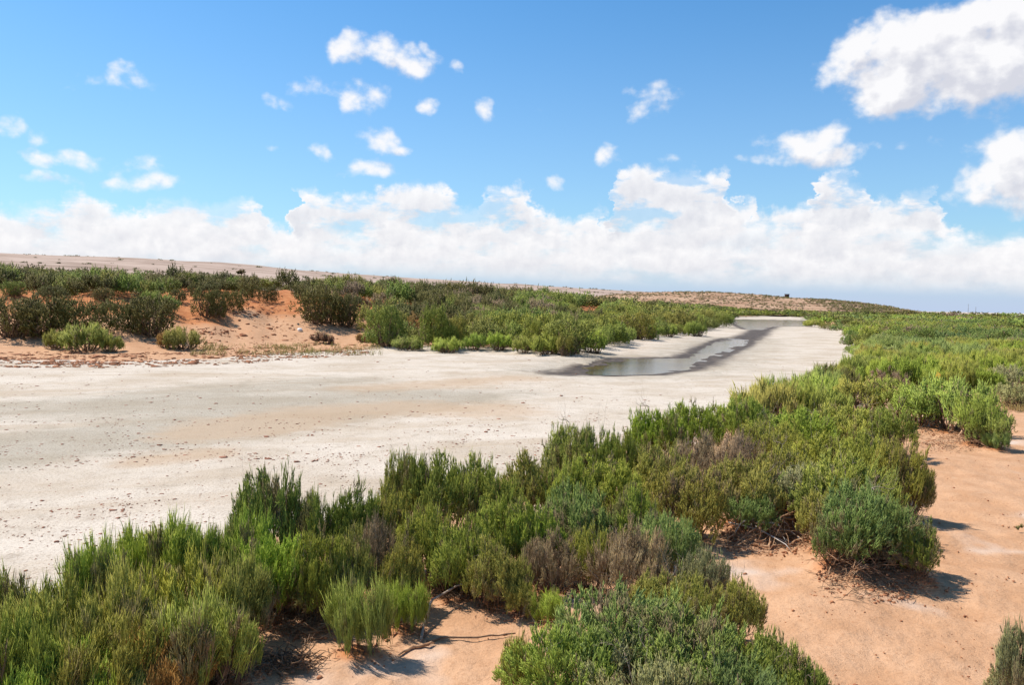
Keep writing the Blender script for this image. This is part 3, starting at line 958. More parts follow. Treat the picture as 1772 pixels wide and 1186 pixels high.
# ---- shrubs of the left bank: x, top and foot in the photograph, width
LEFT = [
    (20, 515, 590, 100, 'K', 'dark'), (75, 522, 592, 110, 'K', 'dark'), (135, 525, 590, 90, 'K', 'dark'), (200, 525, 586, 85, 'K', 'dark', 'dark rounded shrub above the gap between the two low yellow green shrubs'), (262, 516, 588, 95, 'K', 'dark', 'tall dark brownish shrub at the left rim of the red gully'),
    (150, 560, 612, 95, 'P', 'yellow', 'low yellow green shrub at the far bed edge below dark shrubs'), (98, 572, 606, 50, 'P', 'olive'), (190, 578, 611, 40, 'P', 'yellow'), (318, 568, 608, 80, 'P', 'olive', 'lone olive green domed shrub at the far bed edge, left of the red gully'), (285, 575, 604, 36, 'P', 'rust'),
    (255, 505, 527, 36, 'K', 'dark'), (178, 503, 526, 42, 'K', 'dark'), (24, 490, 517, 40, 'K', 'green'), (90, 498, 530, 60, 'K', 'dark'), (308, 503, 526, 34, 'K', 'dark'),
    (358, 500, 553, 60, 'K', 'dark', 'dark shrub with a long shadow on the upper left of the red slope'), (380, 530, 548, 26, 'K', 'dark', 'small round shrub at the foot of the dark shrub on the red slope'), (405, 506, 543, 48, 'K', 'dark', 'dark shrub in the middle of the red slope'),
    (465, 498, 528, 36, 'K', 'dark', 'small dark shrub at the top of the red slope'), (430, 490, 518, 40, 'K', 'dark'), (340, 492, 520, 40, 'K', 'dark'),
    (554, 506, 568, 88, 'K', 'dark', 'big dark rounded shrub at the right rim of the red gully'), (600, 512, 570, 60, 'K', 'dark'),
    (592, 508, 548, 60, 'W', 'dry', 'grey leafless shrub behind the big dark shrub at the gully'), (655, 530, 580, 80, 'K', 'olive'), (735, 546, 590, 80, 'K', 'rust', 'rusty brown shrub on the far bank above bright low shrubs'), (690, 540, 585, 60, 'K', 'olive'),
    (632, 578, 594, 32, 'P', 'rust'), (662, 574, 598, 44, 'P', 'olive'), (706, 583, 608, 66, 'P', 'green'), (774, 584, 612, 64, 'P', 'bright', 'bright green spiky clump, lowest on the far bank before the white bed'), (822, 578, 608, 46, 'P', 'bright'), (862, 577, 609, 52, 'P', 'bright'), (906, 584, 613, 40, 'P', 'yellow'),
    (946, 578, 616, 66, 'P', 'yellow'), (984, 548, 614, 100, 'K', 'yellow'), (923, 544, 596, 84, 'K', 'yellow'), (872, 542, 594, 76, 'K', 'yellow'), (828, 546, 592, 60, 'K', 'olive'), (780, 545, 592, 66, 'K', 'olive'),
    (1028, 570, 613, 52, 'P', 'bright', 'bright yellow green shrub overhanging the left tip of the near pool'), (1065, 555, 588, 48, 'K', 'bright'), (1098, 540, 588, 66, 'K', 'olive'), (1122, 562, 588, 36, 'P', 'bright'), (1040, 545, 592, 66, 'K', 'yellow'),
    (1158, 562, 584, 42, 'P', 'green'), (1145, 541, 576, 60, 'K', 'olive'), (1184, 537, 580, 54, 'K', 'olive'), (1206, 555, 583, 40, 'P', 'green'), (1230, 550, 571, 34, 'P', 'green'), (1248, 541, 567, 42, 'K', 'green'), (1260, 546, 561, 24, 'P', 'bright'), (1215, 535, 566, 50, 'K', 'olive'),
    (705, 492, 520, 40, 'W', 'dry', 'bleached bare shrub with pale branches high on the far bank'), (660, 513, 545, 50, 'W', 'dry'), (485, 478, 500, 26, 'W', 'dry'),
    (97, 450, 476, 18, 'K', 'dark', 'tall dark shrub breaking the far left skyline against pale hills'), (168, 455, 480, 20, 'K', 'dark'), (388, 466, 496, 42, 'K', 'dark', 'tall dark shrub at the skyline just left of the lone round tree'), (720, 479, 510, 40, 'K', 'dark'), (755, 485, 510, 30, 'K', 'green'),
    (1408, 553, 567, 40, 'P', 'yellow'), (1440, 557, 570, 46, 'P', 'olive'), (1480, 572, 600, 46, 'P', 'blue', 'blue green shrub jutting from the right bank into the white bed'), (1498, 592, 622, 60, 'P', 'bright', 'vivid green shrub at the inner corner of the right bank'), (1476, 598, 612, 34, 'P', 'green'), (1465, 583, 597, 26, 'P', 'green'),
]
for t in LEFT:
    by_base(*t)
N_HAND = len(SHRUBS)

# ---- the rest of the scrub: the nearest as individuals, what is farther as one mass
RED_GULLY = [(300, 530), (345, 512), (430, 506), (505, 503), (515, 540), (545, 566), (620, 580), (640, 604), (300, 640), (-50, 640), (-50, 586), (240, 586), (300, 560)]
RED_PATCH = [[(10, 503), (60, 503), (60, 525), (10, 525)], [(125, 515), (235, 518), (230, 538), (125, 534)], [(995, 533), (1045, 533), (1045, 556), (995, 556)], [(1080, 528), (1125, 528), (1125, 537), (1080, 537)], [(1735, 570), (1790, 570), (1790, 585), (1735, 585)],
             [(1730, 680), (1800, 680), (1800, 1300), (1730, 1300)], [(1560, 770), (1800, 770), (1800, 1300), (1560, 1300)]]
BIG = [(s['x'], s['y'], s['R']) for s in SHRUBS]
cand = []
rr = 17.0
while rr < 330:
    step = max(1.15, rr * .0185) if rr < 120 else rr * .0205
    a0, a1 = math.radians(-46), math.radians(44)
    n = int((a1 - a0) * rr / step)
    for i in range(n):
        a = a0 + (i + _rng.rand()) * (a1 - a0) / n
        q = rr + _rng.uniform(-.5, .5) * step
        cand.append((q * math.sin(a), q * math.cos(a), step))
    rr += step * .95
cand = np.array(cand)
zc, mk = land(cand[:, 0], cand[:, 1], mounds=False)
pu, pv, pd = project(np.column_stack([cand[:, :2], zc]))
edge = np.where(mk['wl'] > .5, mk['dl'], mk['dr'])
ok = ~mk['ins'] & (edge > np.where(mk['wl'] > .5, 1.2, .25) * np.clip(pd / 60, .5, 1.2))
ok &= ~((mk['wl'] > .5) & (pd < 49) & (pu < 640))
for poly in [RED_GULLY] + RED_PATCH:
    ok &= ~inside(pu, pv, poly)
ok &= ~((mk['wl'] <= .5) & (pd < 27) & ((pu > 1440) | (pu < 1300)))
ok &= ~((mk['wl'] <= .5) & (pd < 17))
ok &= ~((mk['wl'] <= .5) & (pd > 36) & (_rng.rand(len(pd)) < .42))
ok &= ~((mk['wl'] > .5) & (pd < 88) & (pu < 640) & (fbm(cand[:, 0] * .13, cand[:, 1] * .13, 2) > .12))
for bx, by, bR in BIG:
    ok &= np.hypot(cand[:, 0] - bx, cand[:, 1] - by) > bR * .75 + .35 * cand[:, 2]
idx = np.nonzero(ok)[0]
idx = idx[np.argsort(pd[idx])]
in_frame = [i for i in idx if 0 < pu[i] < 1768]
# largest in the picture first: individuals up to 296 altogether
single = set(in_frame[:296 - N_HAND])
MASS = []
for i in idx:
    x, y, st = cand[i]
    left = mk['wl'][i] > .5
    patch = fbm(np.array([x * .06]), np.array([y * .06]), 3)[0] + _rng.randn() * .22
    if left:
        front = edge[i] < 7 * np.clip(pd[i] / 60, .7, 2)
        if front and pu[i] > 640:
            hue = 'yellow' if patch > .1 else 'olive' if patch > -.35 else 'green'
        else:
            hue = 'green' if patch > .3 else 'olive' if patch > .12 else 'dark'
            if _rng.rand() < .045:
                hue = 'dry'
        h = _rng.uniform(1.2, 2.1) * (1.0 if pd[i] < 90 else 1.2) * (1.35 if _rng.rand() < .12 else 1)
    else:
        hue = 'bright' if patch > .45 else 'yellow' if patch > .12 else 'green' if patch > -.15 else 'olive' if patch > -.38 else 'blue'
        if _rng.rand() < .04:
            hue = 'dry'
        h = _rng.uniform(.75, 1.2) if pd[i] < 60 else _rng.uniform(1.0, 1.9)
        if pd[i] > 36:
            st *= 1.34
        if pd[i] > 150:
            hue = 'green' if patch > 0 else 'olive' if patch > -.3 else 'dark'
    R = st * _rng.uniform(.52, .78) * (1.25 if h > 2.2 else 1)
    if i in single:
        add_shrub(x, y, R, h, 'W' if hue == 'dry' else ('K' if left else 'P'), hue)
    else:
        MASS.append((x, y, zc[i], R, h, hue, pd[i]))
print('individual shrubs', len(SHRUBS), 'mass', len(MASS), 'hand', N_HAND)

# ------------------------------------------------------------------ ground sheet
rings = [0.4]
while rings[-1] < 12000:
    r_ = rings[-1]
    rings.append(r_ * (1.007 if 3.5 < r_ < 40 else 1.011 if r_ < 400 else 1.03) if r_ > 3.5 else r_ * 1.05)
rings = np.array(rings)
angs = np.concatenate([np.arange(-44, 44, .19), np.arange(44, 316, 4.0)])
angs = np.radians(angs)
na, nr = len(angs), len(rings)
RR, AA = np.meshgrid(rings, angs, indexing='ij')
GX_, GY_ = RR * np.sin(AA), RR * np.cos(AA)
gz, gm = land(GX_, GY_)
gx, gy = GX_.ravel(), GY_.ravel()
z = gz.ravel()
r_ = gm['r']
det = np.clip(1 - r_ / 70, 0, 1)
dry_ground = ~gm['ins']
z = z + det * np.where(dry_ground, .022 * fbm(gx * 2.3, gy * 2.3, 3) + .009 * fbm(gx * 8, gy * 8, 2), .010 * fbm(gx * 1.6, gy * 1.6, 3) + .005 * fbm(gx * 8, gy * 8, 2))
sgn = np.minimum(gm['dl'], gm['dr']) * np.where(gm['ins'], 1, -1)
white = sstep(-1.3, .9, sgn)
whl = gm['wl'] * (~gm['ins']) * (gm['dl'] < 60)
lpx = CX + F * gx / np.maximum(gy, 1)
white = np.maximum(white, whl * sstep(6, .5, gm['dl']) * sstep(560, 720, lpx))
red = (~gm['ins']) * gm['wl'] * sstep(5, 17, gm['dl'] + 3 * fbm(gx * .15, gy * .15, 3)) * sstep(500, 200, r_)
for mx, my, mr, mh in MOUNDS:
    m = (np.abs(gx - mx) < mr * 2) & (np.abs(gy - my) < mr * 2)
    q = ((gx[m] - mx) ** 2 + (gy[m] - my) ** 2) / (mr * mr)
    red[m] = np.maximum(red[m], np.exp(-q * 1.1) * .8)
red *= np.where(gm['ins'], 0, 1)
near_m = (gy > 8) & (r_ < 330)
wet, grey, tan = np.zeros(len(gx)), np.zeros(len(gx)), np.zeros(len(gx))
mx_, my_ = gx[near_m], gy[near_m]
dw = np.full(len(mx_), 1e9)
for poly in (POOL_NEAR, POOL_FAR):
    d_ = seg_dist(mx_, my_, poly + poly[:1])
    d_[inside(mx_, my_, poly)] = 0
    dw = np.minimum(dw, d_)
wet[near_m] = np.maximum(np.exp(-(dw / 1.35) ** 2), np.exp(-(seg_dist(mx_, my_, CHANNEL) / 2.1) ** 2) * .9)
wet *= gm['ins']
grey[near_m] = sum(np.exp(-(seg_dist(mx_, my_, s) / w_) ** 2) * k for s, w_, k in zip(STREAKS, (2.2, 3.4, 2.0), (1.1, .75, .6)))
grey[near_m] = np.maximum(grey[near_m], .75 * np.exp(-(dw / 5.0) ** 2))
tan[near_m] = sum(np.exp(-(seg_dist(mx_, my_, s) / w_) ** 2) * k for s, w_, k in zip(TANS, (.7, 1.9, 1.8, 1.0), (.9, .95, .85, .75)))
crust = (~gm['ins']) * (1 - gm['wl']) * np.clip(fbm(gx * .7 + 5, gy * .7, 4) * 1.6 - .55, 0, 1) * (r_ < 60)
far = sstep(260, 420, r_)
V = np.column_stack([gx, gy, z])
ii, jj = np.meshgrid(np.arange(nr - 1), np.arange(na), indexing='ij')
j2 = (jj + 1) % na
quads = np.stack([ii * na + jj, ii * na + j2, (ii + 1) * na + j2, (ii + 1) * na + jj], -1).reshape(-1, 4)[:, ::-1]
V = np.vstack([V, [[0, 0, z[:na].mean()]]])
fan = np.stack([np.full(na, len(V) - 1), np.roll(np.arange(na), -1), np.arange(na)], -1)
z0 = lambda a: np.append(a, 0.0)
ground = mesh_from('ground', V, [fan, quads], True, {k: z0(v) for k, v in dict(white=white, red=red, wet=wet, grey=grey, tan=tan, far=far, crust=crust).items()})
structure(link('ground', ground, mat=ground_material()))
print('ground verts', len(V))


def gz_at(x, y):
    return land(np.atleast_1d(np.asarray(x, float)), np.atleast_1d(np.asarray(y, float)))[0]


# ---- water: level sheets lying in the hollows
WAT = water_material()
for poly, nm in ((POOL_NEAR, 'water'), (POOL_FAR, 'water')):
    c = np.array(poly)
    m = c.mean(0)
    # grow a little so that the shore is drawn by the mud that rises through it
    n_ = len(c)
    nxt, prv = np.roll(c, -1, 0), np.roll(c, 1, 0)
    t_ = norm(nxt - prv)
    nrm = np.column_stack([t_[:, 1], -t_[:, 0]])
    area = np.sum(c[:, 0] * nxt[:, 1] - nxt[:, 0] * c[:, 1])
    grow = .35
    c2 = c + nrm * (grow if area > 0 else -grow)
    me = bpy.data.meshes.new('water')
    me.from_pydata([(a, b, -.10) for a, b in c2], [], [list(range(n_))])
    me.update()
    structure(link('water', me, mat=WAT))

# ------------------------------------------------------------------ hills
def strip(name, mat, px0, px1, sky_pts, d0, d1, d2, z0, nx=260, ny=40, amp=.02, seed=0):
    """a hill side: its crest at distance d1 is given as a skyline"""
    xs = np.linspace(px0, px1, nx)
    top = np.interp(xs, *zip(*sky_pts))
    V = []
    for k, t in enumerate(np.linspace(0, 1, ny)):
        for px, py in zip(xs, top):
            d = pix_dir(px, py)
            h = d[:2] / np.hypot(*d[:2])
            el_ = d[2] / np.hypot(*d[:2])
            zc_ = CAM[2] + el_ * d1
            q = t * 2
            if q <= 1:
                dd, s = d0 + (d1 - d0) * q, q * q * (3 - 2 * q)
                zz = z0 + (zc_ - z0) * (.35 * q + .65 * s)
            else:
                dd, s = d1 + (d2 - d1) * (q - 1), (q - 1) ** 2 * (3 - 2 * (q - 1))
                zz = zc_ + (z0 - 2 - zc_) * s
            V.append((h[0] * dd, h[1] * dd, zz))
    V = np.array(V)
    amp_h = amp * (d1 - d0) * .1
    V[:, 2] += amp_h * fbm(V[:, 0] / (d1 * .08) + seed, V[:, 1] / (d1 * .08), 5) * .5 * np.clip((V[:, 2] - z0) / 5, 0, 1)
    a, b = np.meshgrid(np.arange(ny - 1), np.arange(nx - 1), indexing='ij')
    q = np.stack([a * nx + b, a * nx + b + 1, (a + 1) * nx + b + 1, (a + 1) * nx + b], -1).reshape(-1, 4)
    return structure(link(name, mesh_from(name, V, [q], True), mat=mat)), V


def hill_material(name, c1, c2, c3, s1, s2):
    m, n, b = material(name)
    pos = n.n('ShaderNodeNewGeometry').outputs['Position']
    a = n.noise(n.v('MULTIPLY', pos, (.6, 1, 3)), s1, 6, .6, .6).outputs[0]
    c = n.noise(n.v('MULTIPLY', pos, (.35, 1, 6)), s2, 5, .65).outputs[0]
    col = n.mix(n.ramp(a, .38, .62), c1, c2)
    col = n.mix(n.m('MULTIPLY', n.ramp(c, .54, .68), .7), col, c3)
    n.put(b.inputs['Base Color'], col)
    b.inputs['Roughness'].default_value = 1.0
    b.inputs['Specular IOR Level'].default_value = 0.0
    return m


FAR_SKY = [(-2500, 425), (-900, 432), (-300, 434), (0, 440), (250, 449), (400, 458), (500, 467), (660, 479), (760, 485), (886, 493), (1000, 500), (1200, 511), (1400, 530), (1560, 538), (1640, 541), (1772, 546), (2100, 556), (3500, 575)]
_hills, FHV = strip('hills', hill_material('far_hill', (0.31, 0.225, 0.175, 1), (0.43, 0.325, 0.26, 1), (0.20, 0.145, 0.115, 1), .008, .012), -2500, 3500, FAR_SKY, 800, 3200, 5200, 1.0, 420, 40, .03)
HILL_SKY = [(940, 540), (1000, 518), (1060, 509), (1130, 506), (1230, 505), (1300, 509), (1363, 515), (1430, 519), (1500, 527), (1545, 534), (1600, 545), (1680, 560)]
hill, HV = strip('hill', hill_material('near_hill', (0.31, 0.185, 0.115, 1), (0.42, 0.275, 0.18, 1), (0.25, 0.145, 0.09, 1), .12, .09), 940, 1680, HILL_SKY, 300, 430, 620, .5, 180, 50, .02, 3)


# ---- thin air between here and the hills
haze_m = bpy.data.materials.new('haze')
haze_m.use_nodes = True
hn = NT(haze_m.node_tree)
haze_m.node_tree.nodes.clear()
pv_ = hn.n('ShaderNodeVolumePrincipled')
pv_.inputs['Color'].default_value = (0.85, 0.9, 1.0, 1)
pv_.inputs['Density'].default_value = HAZE
haze_m.node_tree.links.new(pv_.outputs[0], hn.n('ShaderNodeOutputMaterial').inputs['Volume'])
if HAZE > 0:
    g = Geo()
    g.box((0, 0, 130), (11500, 11500, 300))
    stuff(link('haze', g.mesh('haze'), mat=haze_m))

# ------------------------------------------------------------------ the distant scrub, one mass
MT = {}


def mass_template(seed, lobes, sprigs, L, W, up):
    (V, F3, F4, T), _ = crown(seed, 1.0, 1.0, lobes=lobes, sprigs=sprigs, sides=1, L=L, W=W, up=up, near=False, low_dry=.1, cl=4, fan=.5, jitter=.4, hollow=.6, fall=.38, flat=.86, lobe_r=(.3, .46))
    return V, F3, T


def mass_material():
    m = FOL.copy()
    m.name = 'foliage_mass'
    n = NT(m.node_tree)
    info = [x for x in m.node_tree.nodes if x.bl_idname == 'ShaderNodeObjectInfo'][0]
    a = n.n('ShaderNodeAttribute', attribute_name='leaf')
    for l in list(info.outputs['Color'].links):
        m.node_tree.links.new(a.outputs['Color'], l.to_socket)
    return m


FOLM = mass_material()


def build_mass(name, items, templates, label, cat, seed):
    rng = np.random.RandomState(seed)
    Vs, Fs, Ts, Ls, k = [], [], [], [], 0
    for x, y, z_, R, h, hue, dep in items:
        V_, F_, T_ = templates[rng.randint(len(templates))]
        a = rng.rand() * 6.283
        ca, sa = math.cos(a), math.sin(a)
        W_ = np.column_stack([(V_[:, 0] * ca - V_[:, 1] * sa) * R + x, (V_[:, 0] * sa + V_[:, 1] * ca) * R + y, V_[:, 2] * h * .92 + z_ - .05])
        Vs.append(W_)
        Fs.append(F_ + k)
        T2 = T_.copy()
        if hue == 'dry':
            T2[:, 2] = np.maximum(T2[:, 2], .6)
        Ts.append(T2)
        c = np.array(HUE[hue][0]) * rng.uniform(.72, 1.15) * np.array((rng.uniform(.84, 1.02), .98, rng.uniform(.85, 1.1)))
        Ls.append(np.repeat(c[None], len(V_), 0))
        k += len(V_)
    me = mesh_from(name, np.concatenate(Vs), [np.concatenate(Fs)], False, {'tint': np.concatenate(Ts), 'leaf': np.concatenate(Ls)})
    return stuff(link(name, me, mat=FOLM), label, cat)


T_MID = [mass_template(800 + i, 11, 700, (.10, .18), .05, .28) for i in range(5)]
T_FAR = [mass_template(820 + i, 8, 200, (.15, .26), .10, .28) for i in range(5)]
m_near = [t for t in MASS if t[6] < 110]
m_far = [t for t in MASS if t[6] >= 110]
build_mass('scrub_vegetation', m_near, T_MID, 'dense green scrub merging into one mass beyond the single shrubs', 'scrub', 5)
build_mass('distant_scrub_vegetation', m_far, T_FAR, 'dark green scrub belt running below the pale hills', 'scrub', 6)
# the dotted scrub of the near hill
rng = np.random.RandomState(77)
dots = []
front = HV[(np.arange(len(HV)) // 180) < 30].reshape(30, 180, 3)
while len(dots) < 5200:
    a, b = rng.uniform(4, 28.9), rng.uniform(8, 170)
    i, j = int(a), int(b)
    fa, fb = a - i, b - j
    p = front[i, j] * (1 - fa) * (1 - fb) + front[i + 1, j] * fa * (1 - fb) + front[i, j + 1] * (1 - fa) * fb + front[i + 1, j + 1] * fa * fb
    pxj = 940 + 740 * b / 179
    dens = .6 + 1.1 * min(1.2, max(0.0, (pxj - 1385) / 110)) * (a / 25.0) ** 1.5
    if fbm(np.array([p[0] * .06]), np.array([p[1] * .06]), 2)[0] * .6 + dens * .6 < rng.rand() * .9:
        continue
    R = rng.uniform(.32, .7) * (1 + .9 * min(1.0, max(0.0, (pxj - 1400) / 110)))
    dots.append((p[0], p[1], p[2], R, R * rng.uniform(.6, 1.0), 'dry' if rng.rand() < .4 else 'dark', 400))
T_DOT = [mass_template(840 + i, 4, 26, (.4, .7), .3, .4) for i in range(4)]
build_mass('hillside_scrub_vegetation', dots, T_DOT, 'small dark scrub dotted over the sandy hill', 'scrub', 8)

fd = []
fr = FHV.reshape(40, 420, 3)
while len(fd) < 420:
    a, b = rng.randint(6, 21), rng.randint(120, 330)
    p = fr[a, b]
    if fbm(np.array([p[0] * .002]), np.array([p[1] * .002]), 2)[0] + rng.randn() * .35 < .25:
        continue
    p = p + rng.randn(3) * np.array((15, 15, 0))
    R_ = rng.uniform(3, 8)
    fd.append((p[0], p[1], p[2] - 1.0, R_ * 1.5, R_ * .7, 'dark', 2000))
build_mass('hills_scrub_vegetation', fd, T_DOT, 'faint dark scrub specks on the far pale hills', 'scrub', 9)

# ------------------------------------------------------------------ individual shrubs
KINDS = {'T': NEAR_T, 'S': NEAR_S, 'B': NEAR_B, 'D': NEAR_D, 'P': MID_S, 'K': FAR_B, 'W': FAR_D}
NAMES = {'T': 'samphire_tuft', 'S': 'samphire_shrub', 'B': 'shrub', 'D': 'dead_shrub', 'P': 'samphire_shrub', 'K': 'shrub', 'W': 'dead_shrub'}
rng = np.random.RandomState(11)
for i, s in enumerate(SHRUBS):
    dep = math.hypot(s['x'], s['y'])
    kind = s['kind']
    if kind == 'S' and s['px'] > 440:
        protos = NEAR_M if dep < 19 else MID_S
    elif kind == 'B' and dep > 17:
        protos = MID_B
    elif kind == 'P' and dep > 55:
        protos = FAR_B if rng.rand() < .4 else MID_S
    elif kind == 'K' and dep < 45:
        protos = MID_B
    else:
        protos = KINDS[kind]
    pr = protos[rng.randint(len(protos))]
    root = bpy.data.objects.new(NAMES[kind], None)
    COL.objects.link(root)
    zg = gz_at(s['x'], s['y'])[0]
    root.empty_display_size = .1
    root.location = (s['x'], s['y'], zg - .03)
    root.rotation_euler = (rng.uniform(-.1, .1), rng.uniform(-.1, .1), rng.rand() * 6.283)
    kx = s['R'] / pr.side * rng.uniform(.93, 1.06)
    root.scale = (kx, kx * rng.uniform(.92, 1.1), s['h'] / pr.top)
    s['obj'] = root
    c = np.array(HUE[s['hue']][0]) * rng.uniform(.88, 1.14) * np.array((rng.uniform(.93, 1.08), 1, rng.uniform(.85, 1.12)))
    if dep < 26:
        c = c * 1.33
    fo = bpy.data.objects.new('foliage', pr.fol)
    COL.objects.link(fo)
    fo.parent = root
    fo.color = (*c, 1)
    if dep < 90 and pr.stem:
        st = bpy.data.objects.new('woody_base', pr.stem)
        COL.objects.link(st)
        st.parent = root
    if pr.twig:
        tw = bpy.data.objects.new('dead_twig', pr.twig)
        COL.objects.link(tw)
        tw.parent = root


# ------------------------------------------------------------------ other things
def P3(px, py, lift=0.0):
    """a point on the ground, mounds included, seen at a pixel"""
    d = pix_dir(px, py)
    h = d[:2] / np.hypot(*d[:2])
    t = np.geomspace(3, 300, 1400)
    z_ = gz_at(h[0] * t, h[1] * t)
    _, v_, _ = project(np.stack([h[0] * t, h[1] * t, z_], -1))
    k = np.argmax(v_ <= py) if (v_ <= py).any() else len(t) - 1
    return np.array((h[0] * t[k], h[1] * t[k], z_[k] + lift))


def thing(name, label, cat, loc, group=None):
    o = bpy.data.objects.new(name, None)
    COL.objects.link(o)
    o.location = loc
    o.empty_display_size = .1
    return tag(o, label, cat, group)


def part(name, geo, parent, mat, smooth=True):
    o = link(name, geo.mesh(name, smooth), parent, mat)
    if parent is not None:
        o.matrix_parent_inverse = Matrix.Translation(-Vector(parent.location))
    return o


def smooth_path(pts, n=14):
    pts = np.array(pts, float)
    t = np.linspace(0, len(pts) - 1, n)
    return np.column_stack([np.interp(t, np.arange(len(pts)), pts[:, k]) for k in range(3)])


def jit(pts, rng, a):
    pts = np.array(pts)
    pts[1:-1] += rng.randn(len(pts) - 2, 3) * a
    return pts


rng = np.random.RandomState(31)
# the long grey branch on the orange clearing
loc = P3(728, 1116)
br = thing('fallen_branch', 'long grey bent branch lying across the orange clearing, twigs at its far end', 'branch', loc)
path = [P3(728, 1116, .01), P3(738, 1086, .08), P3(750, 1066, .14), P3(790, 1046, .16), P3(830, 1036, .13), P3(872, 1022, .10)]
g = Geo()
g.tube(jit(smooth_path(path, 16), rng, .012), np.linspace(.013, .007, 16), 6)
part('limb', g, br, WOOD_GREY)
for a, b, l0 in (((842, 1034), (878, 1045), .10), ((850, 1030), (888, 1010), .12), ((862, 1026), (872, 1004), .12), ((836, 1036), (850, 1052), .1), ((868, 1022), (905, 1030), .1), ((876, 1020), (900, 1008), .1)):
    g = Geo()
    g.tube(jit(smooth_path([P3(*a, l0), (P3(*a, l0) + P3(*b, .06)) / 2 + np.array((0, 0, .02)), P3(*b, .05)], 7), rng, .008), np.linspace(.007, .003, 7), 5)
    part('twig', g, br, WOOD_GREY)
g = Geo()
g.tube(jit(smooth_path([P3(738, 1113, .012), P3(775, 1108, .02), P3(830, 1107, .014), P3(892, 1102, .02)], 14), rng, .006), np.linspace(.010, .006, 14), 5)
tag(part('fallen_stick', g, None, WOOD_BROWN), 'thin brown stick lying on orange sand right of the grey branch foot', 'stick')
g = Geo()
g.tube(jit(smooth_path([P3(690, 1138, .01), P3(712, 1128, .03), P3(735, 1126, .035), P3(752, 1120, .02)], 9), rng, .006), (.006, .010, .016, .012, .015, .011, .014, .009, .004), 6)
tag(part('root_stub', g, None, WOOD_ORANGE), 'short sand coloured root stub below the foot of the grey branch', 'root')
# pale sticks leaning in the thicket
for pts, rad, lab, mt in ((((712, 968), (735, 948), (748, 935)), .008, 'pale stick poking out of the thicket above the small bright tuft', WOOD_PALE),
                          (((785, 985), (815, 968), (835, 958)), .007, 'thin grey stick slanting under green shrubs left of the dead tussock', WOOD_GREY),
                          (((735, 1010), (770, 990), (800, 972)), .009, 'grey brown stick slanting up from the litter by the small tuft', WOOD_GREY),
                          (((480, 1075), (492, 1040), (497, 1025)), .007, 'thin upright stick among red litter left of the upright tuft', WOOD_ORANGE)):
    lo, hi = P3(*pts[0]), P3(*pts[0])
    dx = P3(pts[-1][0], pts[0][1])
    hh = (pts[0][1] - pts[-1][1]) / F * np.hypot(*lo[:2]) * .95
    a, b = lo, np.array((dx[0], dx[1] - .05, lo[2] + hh))
    g = Geo()
    g.tube(jit(smooth_path([a, a * .5 + b * .5 + np.array((.01, 0, .015)), b], 8), rng, .005), np.linspace(rad, rad * .5, 8), 5)
    branch(g, a * .4 + b * .6, norm(b - a + rng.randn(3) * .2), .18, rad * .5, rng, 1, .2)
    tag(part('stick', g, None, mt), lab, 'stick')


def shrub_at(px, py):
    best, bd = None, 1e9
    for s in SHRUBS:
        u, v_, _ = project(np.array((s['x'], s['y'], gz_at(s['x'], s['y'])[0] + s['h'] * .6)))
        if abs(u - px) + abs(v_ - py) < bd:
            best, bd = s, abs(u - px) + abs(v_ - py)
    return best


def child_world(name, geo, root, mat):
    o = link(name, geo.mesh(name, True), root, mat)
    bpy.context.view_layer.update()
    o.matrix_parent_inverse = root.matrix_world.inverted()
    return o


# bare roots under the blue green shrub: washed out, tangled, orange with sand
bpy.context.view_layer.update()
root_sh = shrub_at(1350, 860)
root_sh['roots'] = True
centre = P3(1318, 905)
for i in range(34):
    a = P3(rng.uniform(1255, 1410), rng.uniform(895, 925), rng.uniform(.04, .2))
    e = P3(np.clip(a[0] * 0 + rng.uniform(1245, 1415), 1240, 1420), rng.uniform(915, 962), rng.uniform(0, .03))
    m_ = (a + e) / 2 + np.array((rng.randn() * .08, rng.randn() * .05, rng.uniform(.02, .13)))
    g = Geo()
    r0 = rng.uniform(.006, .014)
    g.tube(jit(smooth_path([a, m_, e], 9), rng, .012), np.linspace(r0, r0 * .4, 9), 5)
    if rng.rand() < .5:
        branch(g, m_, norm(e - a + rng.randn(3) * .5), .2, r0 * .55, rng, 1, .35, 2, -.1)
    child_world('root', g, root_sh['obj'], WOOD_ORANGE if i % 4 else WOOD_PALE)
for pts, r0 in ((((1300, 948), (1330, 955), (1365, 948), (1398, 940)), .017), (((1308, 945), (1302, 915), (1300, 890)), .016), (((1330, 955), (1345, 925), (1358, 895)), .013), (((1262, 905), (1280, 915), (1268, 940)), .012),
                (((1345, 938), (1372, 930), (1400, 938), (1412, 945)), .012), (((1290, 960), (1262, 950), (1252, 955)), .011)):
    g = Geo()
    pp = [P3(*q, .03 + .03 * rng.rand()) for q in pts]
    g.tube(jit(smooth_path(pp, 10), rng, .008), np.linspace(r0, r0 * .5, 10), 6)
    child_world('root', g, root_sh['obj'], WOOD_ORANGE)

